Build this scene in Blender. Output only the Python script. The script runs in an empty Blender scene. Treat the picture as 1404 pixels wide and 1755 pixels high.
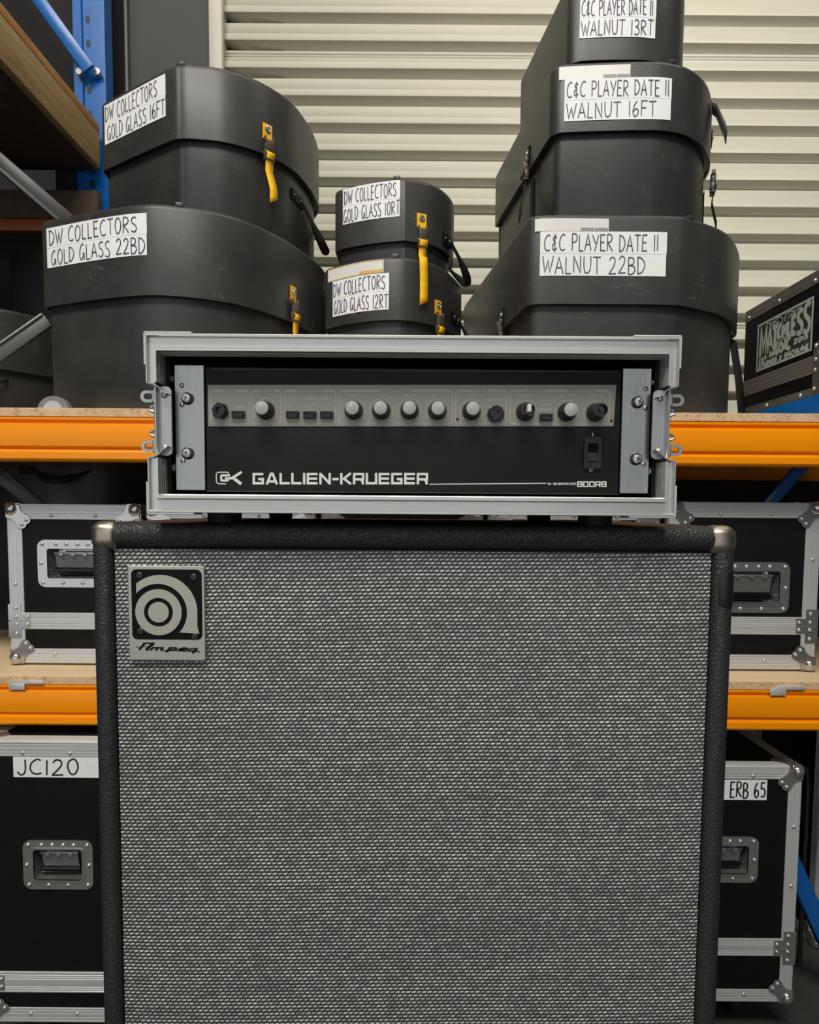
import bpy, bmesh, math, random
from mathutils import Vector, Matrix, noise
random.seed(7)
PI = math.pi
SC = bpy.context.scene
COL = SC.collection
R = math.radians

# ------------------------------------------------------------------ camera
cam = bpy.data.cameras.new('camera')
cam.sensor_width = 36.0
cam.sensor_fit = 'AUTO'
cam.lens = 24.615
cam.shift_y = 0.0463
cam.clip_start = 0.02
camo = bpy.data.objects.new('camera', cam)
COL.objects.link(camo)
camo.matrix_world = Matrix.Translation((0, 0, 1.25)) @ Matrix.Rotation(R(90 - 4.09), 4, 'X') @ Matrix.Rotation(R(0.43), 4, 'Z')
SC.camera = camo

# ------------------------------------------------------------------ world, lights, exposure
w = bpy.data.worlds.new('world')
SC.world = w
w.use_nodes = True
w.node_tree.nodes['Background'].inputs[0].default_value = (0.80, 0.90, 1.0, 1)
w.node_tree.nodes['Background'].inputs[1].default_value = 0.05

def area(name, loc, target, sx, sy, power, col):
    l = bpy.data.lights.new(name, 'AREA')
    l.shape = 'RECTANGLE'; l.size = sx; l.size_y = sy; l.energy = power; l.color = col
    o = bpy.data.objects.new(name, l); COL.objects.link(o)
    o.location = loc
    o.rotation_euler = (Vector(target) - Vector(loc)).to_track_quat('-Z', 'Y').to_euler()
    return o

# daylight coming in through the open goods door behind and to the left of the camera
area('daylight_opening', (-1.4, -3.6, 2.05), (-1.4, 1.4, 2.05), 6.6, 4.0, 58, (0.94, 0.97, 1.0))
# ceiling batten lights of the warehouse
area('ceiling_batten', (-0.5, -1.2, 4.8), (0.0, 1.2, 1.4), 3.4, 1.0, 168, (1.0, 0.96, 0.88))
area('ceiling_batten', (0.6, 1.45, 4.5), (0.6, 2.5, 2.1), 3.6, 0.4, 26, (1.0, 0.94, 0.80))

SC.view_settings.view_transform = 'Standard'
SC.view_settings.look = 'None'
SC.view_settings.exposure = 0.17
SC.view_settings.gamma = 1.0
SC.view_settings.use_curve_mapping = False

# ------------------------------------------------------------------ materials
def lin(c):
    return tuple(((v / 255) / 12.92 if v / 255 <= 0.04045 else ((v / 255 + 0.055) / 1.055) ** 2.4) for v in c)

MATS = {}
class NT:
    """tiny helper around a node tree"""
    def __init__(self, name):
        self.m = bpy.data.materials.new(name); self.m.use_nodes = True
        self.t = self.m.node_tree; self.b = self.t.nodes['Principled BSDF']
        self.co = None
    def n(self, typ, **kw):
        nd = self.t.nodes.new(typ)
        for k, v in kw.items():
            if k.startswith('i_'):
                key = k[2:]
                key = int(key) if key.isdigit() else key
                if isinstance(v, bpy.types.NodeSocket): self.t.links.new(v, nd.inputs[key])
                else: nd.inputs[key].default_value = v
            else: setattr(nd, k, v)
        return nd
    def link(self, a, b): self.t.links.new(a, b)
    def obj(self, scale=(1, 1, 1)):
        tc = self.n('ShaderNodeTexCoord')
        mp = self.n('ShaderNodeMapping'); mp.inputs['Scale'].default_value = scale
        self.link(tc.outputs['Object'], mp.inputs['Vector'])
        return mp.outputs['Vector']
    def math(self, op, a, b=None, c=None):
        nd = self.n('ShaderNodeMath', operation=op)
        for i, v in enumerate((a, b, c)):
            if v is None: continue
            if isinstance(v, bpy.types.NodeSocket): self.link(v, nd.inputs[i])
            else: nd.inputs[i].default_value = v
        return nd.outputs[0]
    def ramp(self, fac, stops):
        r = self.n('ShaderNodeValToRGB')
        e = r.color_ramp.elements
        while len(e) < len(stops): e.new(0.5)
        for el, (p, c) in zip(e, stops):
            el.position = p; el.color = (*c, 1)
        self.link(fac, r.inputs[0])
        return r.outputs[0]
    def bump(self, h, strength, dist):
        b = self.n('ShaderNodeBump'); b.inputs['Strength'].default_value = strength; b.inputs['Distance'].default_value = dist
        self.link(h, b.inputs['Height']); self.link(b.outputs[0], self.b.inputs['Normal'])

def mat(name, rgb, rough=0.5, metal=0.0, var=0.0, vscale=8.0, stretch=(1, 1, 1), bump=0.0, bscale=200.0, bdist=0.001, spec=0.5, rvar=0.0):
    k = NT(name)
    c = lin(rgb)
    k.b.inputs['Base Color'].default_value = (*c, 1)
    k.b.inputs['Roughness'].default_value = rough
    k.b.inputs['Metallic'].default_value = metal
    k.b.inputs['Specular IOR Level'].default_value = spec
    if var or rvar:
        nz = k.n('ShaderNodeTexNoise', i_Scale=vscale, i_Detail=6.0, i_Roughness=0.6)
        k.link(k.obj(stretch), nz.inputs['Vector'])
        if var:
            lo = tuple(v * (1 - var) for v in c); hi = tuple(min(1, v * (1 + var)) for v in c)
            k.link(k.ramp(nz.outputs[0], [(0.3, lo), (0.7, hi)]), k.b.inputs['Base Color'])
        if rvar:
            k.link(k.math('MULTIPLY_ADD', nz.outputs[0], rvar, rough - rvar * 0.5), k.b.inputs['Roughness'])
    if bump:
        nb = k.n('ShaderNodeTexNoise', i_Scale=bscale, i_Detail=3.0)
        k.link(k.obj(), nb.inputs['Vector'])
        k.bump(nb.outputs[0], bump, bdist)
    MATS[name] = k.m
    return k.m

def mat_plastic():
    """black fibre drum-case plastic with rubbed scratches and dusty wear"""
    k = NT('case_plastic')
    nz = k.n('ShaderNodeTexNoise', i_Scale=5.0, i_Detail=8.0, i_Roughness=0.65); k.link(k.obj(), nz.inputs['Vector'])
    base = k.ramp(nz.outputs[0], [(0.35, lin((46, 46, 46))), (0.72, lin((62, 61, 58)))])
    # thin pale scratches: narrow band of a stretched, distorted noise, gated by a coarse one
    sc = k.n('ShaderNodeTexNoise', i_Scale=9.0, i_Detail=2.0, i_Distortion=1.2); k.link(k.obj((1.0, 1.0, 2.6)), sc.inputs['Vector'])
    band = k.math('LESS_THAN', k.math('ABSOLUTE', k.math('SUBTRACT', sc.outputs[0], 0.5)), 0.0022)
    gate = k.n('ShaderNodeTexNoise', i_Scale=11.0, i_Detail=1.0); k.link(k.obj(), gate.inputs['Vector'])
    gm = k.math('GREATER_THAN', gate.outputs[0], 0.60)
    mk = k.math('MULTIPLY', k.math('MULTIPLY', band, gm), 0.30)
    mx = k.n('ShaderNodeMix', data_type='RGBA'); k.link(mk, mx.inputs[0]); k.link(base, mx.inputs[6]); mx.inputs[7].default_value = (*lin((150, 150, 150)), 1)
    k.link(mx.outputs[2], k.b.inputs['Base Color'])
    k.link(k.math('MULTIPLY_ADD', nz.outputs[0], 0.25, 0.27), k.b.inputs['Roughness'])
    k.b.inputs['Specular IOR Level'].default_value = 0.5
    bp = k.n('ShaderNodeTexNoise', i_Scale=420.0, i_Detail=2.0); k.link(k.obj(), bp.inputs['Vector'])
    k.bump(bp.outputs[0], 0.12, 0.001)
    MATS['plastic'] = k.m

def mat_tolex():
    k = NT('black_leathercloth')
    k.b.inputs['Base Color'].default_value = (*lin((40, 40, 41)), 1)
    k.b.inputs['Roughness'].default_value = 0.42
    nz = k.n('ShaderNodeTexNoise', i_Scale=90.0, i_Detail=2.0); k.link(k.obj(), nz.inputs['Vector'])
    vm = k.n('ShaderNodeVectorMath', operation='MULTIPLY_ADD')
    k.link(nz.outputs['Color'], vm.inputs[0]); vm.inputs[1].default_value = (0.006, 0.006, 0.006)
    k.link(k.obj(), vm.inputs[2])
    vo = k.n('ShaderNodeTexVoronoi', feature='DISTANCE_TO_EDGE', i_Scale=260.0); k.link(vm.outputs[0], vo.inputs['Vector'])
    h = k.math('MINIMUM', vo.outputs['Distance'], 0.22)
    k.bump(h, 0.6, 0.0030)
    MATS['tolex'] = k.m

def mat_grille():
    """silver and black basket-weave speaker cloth: slanted bright dashes in offset rows"""
    k = NT('silver_grille_cloth')
    tc = k.n('ShaderNodeTexCoord'); sp = k.n('ShaderNodeSeparateXYZ'); k.link(tc.outputs['Object'], sp.inputs[0])
    wob = k.n('ShaderNodeTexNoise', i_Scale=3.0, i_Detail=2.0); k.link(k.obj(), wob.inputs['Vector'])
    z = k.math('MULTIPLY_ADD', wob.outputs[0], 0.006, sp.outputs[2])
    z = k.math('MULTIPLY_ADD', sp.outputs[0], -0.012, z)
    rz = k.math('DIVIDE', z, 0.00388)
    row = k.math('FLOOR', rz); fz = k.math('SUBTRACT', rz, row)
    xs = k.math('DIVIDE', sp.outputs[0], 0.0057)
    xs = k.math('MULTIPLY_ADD', row, 0.355, xs)
    xs = k.math('MULTIPLY_ADD', fz, -0.42, xs)
    cell = k.math('FLOOR', xs); fx = k.math('SUBTRACT', xs, cell)
    def band(v, a, b, s):
        m1 = k.n('ShaderNodeMapRange', interpolation_type='SMOOTHSTEP'); k.link(v, m1.inputs[0]); m1.inputs[1].default_value = a - s; m1.inputs[2].default_value = a + s
        m2 = k.n('ShaderNodeMapRange', interpolation_type='SMOOTHSTEP'); k.link(v, m2.inputs[0]); m2.inputs[1].default_value = b + s; m2.inputs[2].default_value = b - s
        return k.math('MULTIPLY', m1.outputs[0], m2.outputs[0])
    yarn = band(fx, 0.17, 0.92, 0.08)                     # everything but the dark slit
    dash = k.math('MULTIPLY', yarn, band(fz, 0.42, 0.86, 0.09))
    seam = band(fz, 0.06, 1.1, 0.05)
    cv = k.n('ShaderNodeCombineXYZ'); k.link(cell, cv.inputs[0]); k.link(row, cv.inputs[2])
    wn = k.n('ShaderNodeTexWhiteNoise', noise_dimensions='3D'); k.link(cv.outputs[0], wn.inputs['Vector'])
    st = k.n('ShaderNodeTexNoise', i_Scale=26.0, i_Detail=3.0, i_Roughness=0.6); k.link(k.obj((0.15, 1, 2.6)), st.inputs['Vector'])
    amp = k.math('MULTIPLY_ADD', wn.outputs[0], 0.60, 0.34)
    amp = k.math('MULTIPLY', amp, k.math('MULTIPLY_ADD', st.outputs[0], 1.3, 0.38))
    v = k.math('MULTIPLY_ADD', k.math('MULTIPLY', dash, amp), 0.68, k.math('MULTIPLY', k.math('MULTIPLY', yarn, seam), 0.070))
    v = k.math('ADD', v, 0.012)
    cc = k.n('ShaderNodeCombineColor'); k.link(v, cc.inputs[0]); k.link(v, cc.inputs[1]); k.link(k.math('MULTIPLY', v, 0.96), cc.inputs[2])
    k.link(cc.outputs[0], k.b.inputs['Base Color'])
    k.b.inputs['Roughness'].default_value = 0.42
    k.bump(k.math('ADD', dash, k.math('MULTIPLY', yarn, 0.5)), 0.55, 0.0012)
    MATS['grille'] = k.m

def mat_chipboard():
    k = NT('chipboard')
    vo = k.n('ShaderNodeTexVoronoi', i_Scale=620.0); k.link(k.obj((0.5, 0.8, 1)), vo.inputs['Vector'])
    nz = k.n('ShaderNodeTexNoise', i_Scale=40.0, i_Detail=5.0); k.link(k.obj(), nz.inputs['Vector'])
    sp = k.n('ShaderNodeSeparateColor'); k.link(vo.outputs['Color'], sp.inputs[0])
    f = k.math('MULTIPLY_ADD', nz.outputs[0], 0.6, k.math('MULTIPLY', sp.outputs[0], 0.4))
    k.link(k.ramp(f, [(0.2, lin((150, 110, 76))), (0.40, lin((214, 176, 134))), (0.8, lin((238, 206, 166)))]), k.b.inputs['Base Color'])
    k.b.inputs['Roughness'].default_value = 0.75
    k.bump(f, 0.3, 0.001)
    MATS['chipboard'] = k.m

def mat_wood(name, lo, hi, stretch):
    k = NT(name)
    nz = k.n('ShaderNodeTexNoise', i_Scale=14.0, i_Detail=6.0, i_Distortion=0.6); k.link(k.obj(stretch), nz.inputs['Vector'])
    k.link(k.ramp(nz.outputs[0], [(0.25, lin(lo)), (0.5, tuple(0.5 * (a + b) for a, b in zip(lin(lo), lin(hi)))), (0.75, lin(hi))]), k.b.inputs['Base Color'])
    k.b.inputs['Roughness'].default_value = 0.7
    k.bump(nz.outputs[0], 0.2, 0.002)
    MATS[name] = k.m

def mat_brushed(name, rgb, rough, stretch, amt=0.12, metal=1.0):
    k = NT(name)
    k.b.inputs['Base Color'].default_value = (*lin(rgb), 1); k.b.inputs['Metallic'].default_value = metal
    nz = k.n('ShaderNodeTexNoise', i_Scale=60.0, i_Detail=4.0); k.link(k.obj(stretch), nz.inputs['Vector'])
    n2 = k.n('ShaderNodeTexNoise', i_Scale=7.0, i_Detail=5.0); k.link(k.obj(), n2.inputs['Vector'])
    k.link(k.math('MULTIPLY_ADD', k.math('ADD', nz.outputs[0], n2.outputs[0]), amt, rough - amt), k.b.inputs['Roughness'])
    MATS[name] = k.m

mat_plastic(); mat_tolex(); mat_grille(); mat_chipboard()
mat_wood('pine', (138, 112, 72), (176, 148, 98), (6, 0.5, 6))
mat_wood('ply_edge', (150, 104, 58), (196, 146, 88), (5, 0.7, 9))
mat_brushed('aluminium', (214, 215, 213), 0.36, (0.4, 8, 8), metal=0.42)
mat_brushed('aluminium_upright', (214, 215, 214), 0.36, (8, 8, 0.4), metal=0.42)
mat_brushed('ear_metal', (166, 167, 166), 0.30, (3, 3, 0.6), 0.2, metal=1.0)
mat_brushed('badge_metal', (190, 187, 174), 0.45, (1, 4, 6), metal=0.7)
mat('chrome', (200, 198, 194), 0.14, 0.85, rvar=0.1, vscale=12)
mat('rivet_steel', (210, 210, 208), 0.28, 0.75)
mat('galvanised', (178, 179, 178), 0.30, 0.8, rvar=0.15, vscale=20)
mat('worn_brass_steel', (176, 166, 148), 0.36, 1.0, var=0.18, vscale=70, rvar=0.25)
mat('laminate', (14, 14, 15), 0.5, var=0.25, vscale=30, bump=0.05, bscale=300, spec=0.25)
mat('black_satin', (22, 22, 23), 0.45, rvar=0.2, vscale=6, var=0.2)
mat('panel_black', (24, 24, 24), 0.5, spec=0.3, var=0.25, vscale=9, rvar=0.2)
mat('black_gloss', (12, 12, 13), 0.18, var=0.1)
mat('black_enamel', (13, 13, 13), 0.5, spec=0.15, var=0.1)
mat('black_rubber', (16, 16, 16), 0.65, var=0.2)
mat('black_webbing', (22, 22, 22), 0.8, bump=0.3, bscale=500, var=0.2)
mat('strip_grey', (140, 138, 127), 0.42, metal=0.3, var=0.06, vscale=60, stretch=(0.2, 1, 4))
mat('print_white', (216, 218, 212), 0.5, var=0.03)
mat('print_grey', (176, 176, 168), 0.5, var=0.03)
mat('cap_grey', (170, 171, 167), 0.4, var=0.05, vscale=80)
mat('paper', (240, 241, 239), 0.65, var=0.03, vscale=20)
mat('ink', (74, 64, 92), 0.5, var=0.45, vscale=25)
mat('sticker_white', (228, 226, 218), 0.35, var=0.03)
mat('sticker_amber', (226, 176, 90), 0.4, var=0.05)
mat('sticker_grey', (150, 150, 150), 0.45, var=0.05)
mat('yellow_webbing', (248, 186, 10), 0.75, var=0.10, vscale=60, bump=0.3, bscale=600)
mat('buckle', (78, 70, 58), 0.36, var=0.1)
mat('orange_paint', (255, 150, 0), 0.30, spec=0.35, var=0.04, vscale=4)
mat('shaded_orange_paint', (150, 70, 22), 0.5, var=0.15, vscale=8)
mat('blue_paint', (18, 92, 166), 0.28, var=0.06, vscale=6)
mat('cream_paint', (203, 200, 184), 0.42, var=0.05, vscale=5, stretch=(0.3, 1, 1))
mat('guide_paint', (176, 172, 158), 0.45, var=0.05)
mat('wall_paint', (58, 60, 60), 0.7, var=0.12, vscale=3, bump=0.1, bscale=60)
mat('wall_dark', (30, 31, 34), 0.75, var=0.15, vscale=3)
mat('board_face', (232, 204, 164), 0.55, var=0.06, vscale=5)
mat('wall_black', (20, 20, 22), 0.8, var=0.15, vscale=3)
mat('dark_shade_ply', (74, 58, 42), 0.75, var=0.25, vscale=6, stretch=(4, .5, 1))
mat('concrete', (66, 65, 62), 0.7, var=0.2, vscale=4, bump=0.15, bscale=80)
mat('stencil', (176, 182, 170), 0.6, var=0.14, vscale=60)
mat('stencil_haze', (48, 53, 53), 0.6, var=0.4, vscale=14)
mat('grey_rubber', (120, 122, 124), 0.55, var=0.1)
mat('light_rubber', (176, 178, 178), 0.55, var=0.1)
mat('pipe_grey', (84, 86, 84), 0.45, metal=0.4, var=0.1)
mat('strut_grey', (150, 150, 146), 0.45, metal=0.3, var=0.08)
mat('dark_steel', (74, 74, 74), 0.4, 0.8, var=0.1)

# ------------------------------------------------------------------ object helpers
ORG = {}
def thing(name, label, cat, loc=(0, 0, 0), group=None):
    o = bpy.data.objects.new(name, None); COL.objects.link(o)
    o.empty_display_size = 0.05
    o.location = loc
    o['label'] = label; o['category'] = cat
    if group: o['group'] = group
    ORG[o.name] = Vector(loc)
    return o

class MB:
    def __init__(self):
        self.bm = bmesh.new(); self.mi = 0
    def _new(self, fs):
        for f in fs: f.material_index = self.mi
    def poly(self, pts):
        f = self.bm.faces.new([self.bm.verts.new(p) for p in pts]); f.material_index = self.mi; return f
    def box(self, a, b, r=0.0, seg=2, M=None):
        a, b = Vector(a), Vector(b)
        g = bmesh.ops.create_cube(self.bm, size=1.0)
        vs = g['verts']
        c, s = (a + b) / 2, b - a
        for v in vs: v.co = Vector((c.x + v.co.x * s.x, c.y + v.co.y * s.y, c.z + v.co.z * s.z))
        fs = set(f for v in vs for f in v.link_faces)
        if r > 0:
            es = list(set(e for v in vs for e in v.link_edges))
            g2 = bmesh.ops.bevel(self.bm, geom=es, offset=r, segments=seg, profile=0.5, affect='EDGES', clamp_overlap=True)
            fs = set(g2['faces']) | set(f for v in g2['verts'] for f in v.link_faces) | set(f for f in fs if f.is_valid)
            vs = list(set(v for f in fs for v in f.verts))
        self._new(fs)
        if M is not None:
            for v in vs: v.co = M @ v.co
        return vs
    def cyl(self, p0, p1, r0, r1=None, n=20, cap=True):
        p0, p1 = Vector(p0), Vector(p1)
        r1 = r0 if r1 is None else r1
        return self.lathe(p0, p1 - p0, [(0, r0), ((p1 - p0).length, r1)], n, cap, cap)
    def lathe(self, base, axis, prof, n=24, cap0=True, cap1=True):
        """prof: list of (distance along axis, radius)"""
        ax = Vector(axis).normalized(); base = Vector(base)
        u = ax.orthogonal().normalized(); v = ax.cross(u)
        rings = []
        for h, r in prof:
            if r <= 1e-6: rings.append([self.bm.verts.new(base + ax * h)])
            else: rings.append([self.bm.verts.new(base + ax * h + (u * math.cos(2 * PI * i / n) + v * math.sin(2 * PI * i / n)) * r) for i in range(n)])
        fs = []
        for A, B in zip(rings, rings[1:]):
            for i in range(n):
                j = (i + 1) % n
                if len(A) == 1 and len(B) == 1: continue
                if len(A) == 1: fs.append(self.bm.faces.new((A[0], B[j], B[i])))
                elif len(B) == 1: fs.append(self.bm.faces.new((A[i], A[j], B[0])))
                else: fs.append(self.bm.faces.new((A[i], A[j], B[j], B[i])))
        if cap0 and len(rings[0]) > 1: fs.append(self.bm.faces.new(rings[0][::-1]))
        if cap1 and len(rings[-1]) > 1: fs.append(self.bm.faces.new(rings[-1]))
        self._new(fs)
    def prism(self, pts2, org, ax, ay, d):
        """2d outline pts2 laid in (ax, ay) at org and pushed along vector d"""
        org, ax, ay, d = Vector(org), Vector(ax), Vector(ay), Vector(d)
        A = [self.bm.verts.new(org + ax * p[0] + ay * p[1]) for p in pts2]
        B = [self.bm.verts.new(v.co + d) for v in A]
        n = len(A); fs = [self.bm.faces.new(A), self.bm.faces.new(B[::-1])]
        for i in range(n):
            j = (i + 1) % n
            fs.append(self.bm.faces.new((A[j], A[i], B[i], B[j])))
        self._new(fs)
    def ring(self, outer, inner, org, ax, ay, d):
        """flat ring between two outlines with the same point count, extruded along d"""
        org, ax, ay, d = Vector(org), Vector(ax), Vector(ay), Vector(d)
        L = lambda pts, o: [self.bm.verts.new(org + ax * p[0] + ay * p[1] + o) for p in pts]
        z = Vector((0, 0, 0))
        A, B, C, D = L(outer, z), L(inner, z), L(outer, d), L(inner, d)
        n = len(A); fs = []
        for i in range(n):
            j = (i + 1) % n
            fs += [self.bm.faces.new((A[i], A[j], B[j], B[i])), self.bm.faces.new((C[j], C[i], D[i], D[j])),
                   self.bm.faces.new((A[j], A[i], C[i], C[j])), self.bm.faces.new((B[i], B[j], D[j], D[i]))]
        self._new(fs)
    def tube(self, path, r, n=8, cap=True):
        P = [Vector(p) for p in path]
        rings = []
        T0 = None; u = None
        for i, p in enumerate(P):
            t = ((P[i + 1] if i + 1 < len(P) else p) - (P[i - 1] if i else p)).normalized()
            if u is None: u = t.orthogonal().normalized()
            else: u = (u - t * u.dot(t)).normalized()
            v = t.cross(u)
            rr = r[i] if isinstance(r, (list, tuple)) else r
            rings.append([self.bm.verts.new(p + (u * math.cos(2 * PI * k / n) + v * math.sin(2 * PI * k / n)) * rr) for k in range(n)])
        fs = []
        for A, B in zip(rings, rings[1:]):
            for k in range(n):
                j = (k + 1) % n
                fs.append(self.bm.faces.new((A[k], A[j], B[j], B[k])))
        if cap: fs += [self.bm.faces.new(rings[0][::-1]), self.bm.faces.new(rings[-1])]
        self._new(fs)
    def strip_grid(self, rows):
        """rows: list of equally long point lists -> quad sheet"""
        V = [[self.bm.verts.new(p) for p in r] for r in rows]
        fs = []
        for A, B in zip(V, V[1:]):
            for i in range(len(A) - 1): fs.append(self.bm.faces.new((A[i], A[i + 1], B[i + 1], B[i])))
        self._new(fs)
    def dome(self, c, nrm, r, h=None, n=10):
        h = h or r * 0.6
        self.lathe(c, nrm, [(-0.001, r), (0, r), (h * 0.55, r * 0.82), (h * 0.9, r * 0.42), (h, 0)], n, True, False)
    def build(self, name, m, parent=None, label=None, angle=32, loc=None):
        bm = self.bm
        bmesh.ops.recalc_face_normals(bm, faces=bm.faces)
        off = ORG[parent.name] if parent is not None else (Vector(loc) if loc else Vector((0, 0, 0)))
        for v in bm.verts: v.co -= off
        me = bpy.data.meshes.new(name); bm.to_mesh(me); bm.free()
        for x in (m if isinstance(m, (list, tuple)) else [m]): me.materials.append(MATS[x])
        me.polygons.foreach_set('use_smooth', [True] * len(me.polygons))
        me.set_sharp_from_angle(angle=R(angle))
        o = bpy.data.objects.new(name, me); COL.objects.link(o)
        if parent is not None: o.parent = parent
        else: o.location = off
        ORG[o.name] = off
        if label: o['label'] = label
        return o

def tag(o, label, cat, group=None):
    o['label'] = label; o['category'] = cat
    if group: o['group'] = group
    return o
def struct(o):
    o['kind'] = 'structure'; return o

def rrect(x0, y0, x1, y1, r, n=5):
    out = []
    for cx_, cy_, a in ((x1 - r, y1 - r, 0), (x0 + r, y1 - r, 90), (x0 + r, y0 + r, 180), (x1 - r, y0 + r, 270)):
        for i in range(n + 1):
            t = R(a + 90 * i / n); out.append((cx_ + r * math.cos(t), cy_ + r * math.sin(t)))
    return out
def circ(cx_, cy_, rx, n=40, ry=None):
    ry = ry or rx
    return [(cx_ + rx * math.cos(2 * PI * i / n), cy_ + ry * math.sin(2 * PI * i / n)) for i in range(n)]

def catmull(P, n=9):
    out = []
    for i in range(len(P) - 1):
        p1, p2 = P[i], P[i + 1]
        p0 = P[i - 1] if i > 0 else (2 * p1[0] - p2[0], 2 * p1[1] - p2[1])
        p3 = P[i + 2] if i + 2 < len(P) else (2 * p2[0] - p1[0], 2 * p2[1] - p1[1])
        for k in range(n):
            t = k / n
            out.append(tuple(0.5 * (2 * p1[j] + (-p0[j] + p2[j]) * t + (2 * p0[j] - 5 * p1[j] + 4 * p2[j] - p3[j]) * t * t + (-p0[j] + 3 * p1[j] - 3 * p2[j] + p3[j]) * t ** 3) for j in (0, 1)))
    out.append(P[-1])
    return out

# ------------------------------------------------------------------ stroke lettering
# letter: (advance width, list of strokes); a stroke starting with 's' is smoothed
S = 's'
FONT = {
 'A': (.62, [[(0, 0), (.3, 1), (.6, 0)], [(.11, .36), (.5, .36)]]),
 'B': (.56, [[(.05, 0), (.05, 1)], [S, (.05, 1), (.36, .96), (.46, .77), (.34, .58), (.08, .53)], [S, (.08, .53), (.44, .46), (.53, .24), (.36, .03), (.03, 0)]]),
 'C': (.60, [[S, (.56, .92), (.38, 1), (.13, .78), (.04, .42), (.14, .1), (.36, 0), (.58, .08)]]),
 'D': (.60, [[(.06, 0), (.06, 1)], [S, (.0, 1), (.32, .93), (.56, .62), (.52, .32), (.3, .05), (0, 0)]]),
 'E': (.52, [[(.5, 1), (.06, 1), (.06, 0), (.52, 0)], [(.06, .52), (.42, .53)]]),
 'F': (.52, [[(.54, 1), (.06, 1), (.06, 0)], [(.06, .52), (.44, .53)]]),
 'G': (.60, [[S, (.5, .9), (.34, 1), (.12, .76), (.04, .36), (.16, .03), (.36, .1), (.52, .4)], [(.34, .4), (.53, .4), (.55, -.03)]]),
 'H': (.60, [[(.06, 0), (.06, 1)], [(.56, 0), (.56, 1)], [(.06, .5), (.56, .5)]]),
 'I': (.16, [[(.08, 0), (.08, 1)]]),
 'J': (.46, [[S, (.4, 1), (.41, .4), (.34, .08), (.16, .0), (.02, .2)]]),
 'K': (.56, [[(.06, 0), (.06, 1)], [(.52, 1), (.08, .46), (.55, 0)]]),
 'L': (.46, [[(.06, 1), (.06, 0), (.46, 0)]]),
 'M': (.76, [[(.04, 0), (.08, 1), (.37, .25), (.66, 1), (.7, 0)]]),
 'N': (.62, [[(.05, 0), (.05, 1), (.55, 0), (.55, 1)]]),
 'O': (.62, [[S, (.3, 1), (.1, .8), (.05, .45), (.16, .08), (.32, 0), (.5, .16), (.58, .52), (.48, .88), (.3, 1)]]),
 'P': (.54, [[(.06, 0), (.06, 1)], [S, (.06, 1), (.4, .96), (.52, .75), (.4, .54), (.08, .46)]]),
 'Q': (.62, [[S, (.3, 1), (.1, .8), (.05, .45), (.16, .08), (.32, 0), (.5, .16), (.58, .52), (.48, .88), (.3, 1)], [(.38, .25), (.6, -.05)]]),
 'R': (.58, [[(.06, 0), (.06, 1)], [S, (.06, 1), (.38, .96), (.5, .76), (.38, .57), (.08, .5)], [(.1, .5), (.55, 0)]]),
 'S': (.54, [[S, (.5, .9), (.34, 1), (.1, .86), (.14, .62), (.4, .44), (.5, .2), (.32, 0), (.03, .1)]]),
 'T': (.58, [[(0, 1), (.6, 1)], [(.3, 1), (.3, 0)]]),
 'U': (.60, [[S, (.05, 1), (.06, .4), (.16, .05), (.34, 0), (.5, .15), (.56, .5), (.57, 1)]]),
 'V': (.60, [[(0, 1), (.3, 0), (.6, 1)]]),
 'W': (.80, [[(0, 1), (.2, 0), (.4, .75), (.56, 0), (.8, 1)]]),
 'X': (.58, [[(0, 1), (.55, 0)], [(.55, 1), (0, 0)]]),
 'Y': (.58, [[(0, 1), (.28, .46)], [(.58, 1), (.2, 0)]]),
 'Z': (.56, [[(.02, 1), (.54, 1), (.02, 0), (.55, 0)]]),
 '&': (.56, [[S, (.46, .82), (.3, .9), (.12, .74), (.26, .52), (.08, .36), (.1, .14), (.3, .1), (.5, .2)], [(.3, 1.04), (.3, -.04)]]),
 '0': (.58, [[S, (.3, 1), (.1, .8), (.05, .45), (.16, .08), (.3, 0), (.46, .16), (.54, .52), (.46, .88), (.3, 1)]]),
 '1': (.20, [[(.1, 1), (.1, 0)]]),
 '2': (.58, [[S, (.05, .8), (.2, .99), (.42, .92), (.46, .68), (.3, .36), (.02, .0)], [(.02, 0), (.56, .02)]]),
 '3': (.54, [[S, (.05, .9), (.25, 1), (.46, .84), (.38, .62), (.18, .54), (.42, .44), (.5, .2), (.3, .0), (.03, .08)]]),
 '5': (.54, [[(.5, 1), (.12, 1), (.08, .58)], [S, (.08, .58), (.34, .6), (.5, .36), (.38, .06), (.04, .04)]]),
 '6': (.54, [[S, (.36, 1), (.14, .7), (.05, .3), (.2, .0), (.44, .12), (.46, .4), (.26, .5), (.08, .28)]]),
 '7': (.5, [[(0, 1), (.5, 1), (.15, 0)]]),
 '8': (.56, [[S, (.28, .54), (.1, .74), (.28, 1), (.46, .76), (.28, .54), (.05, .26), (.28, 0), (.52, .26), (.28, .54)]]),
 '-': (.5, [[(.08, .48), (.42, .48)]]),
 '+': (.5, [[(.08, .48), (.42, .48)], [(.25, .3), (.25, .66)]]),
 ' ': (.34, []),
}
GAP = .14
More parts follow.
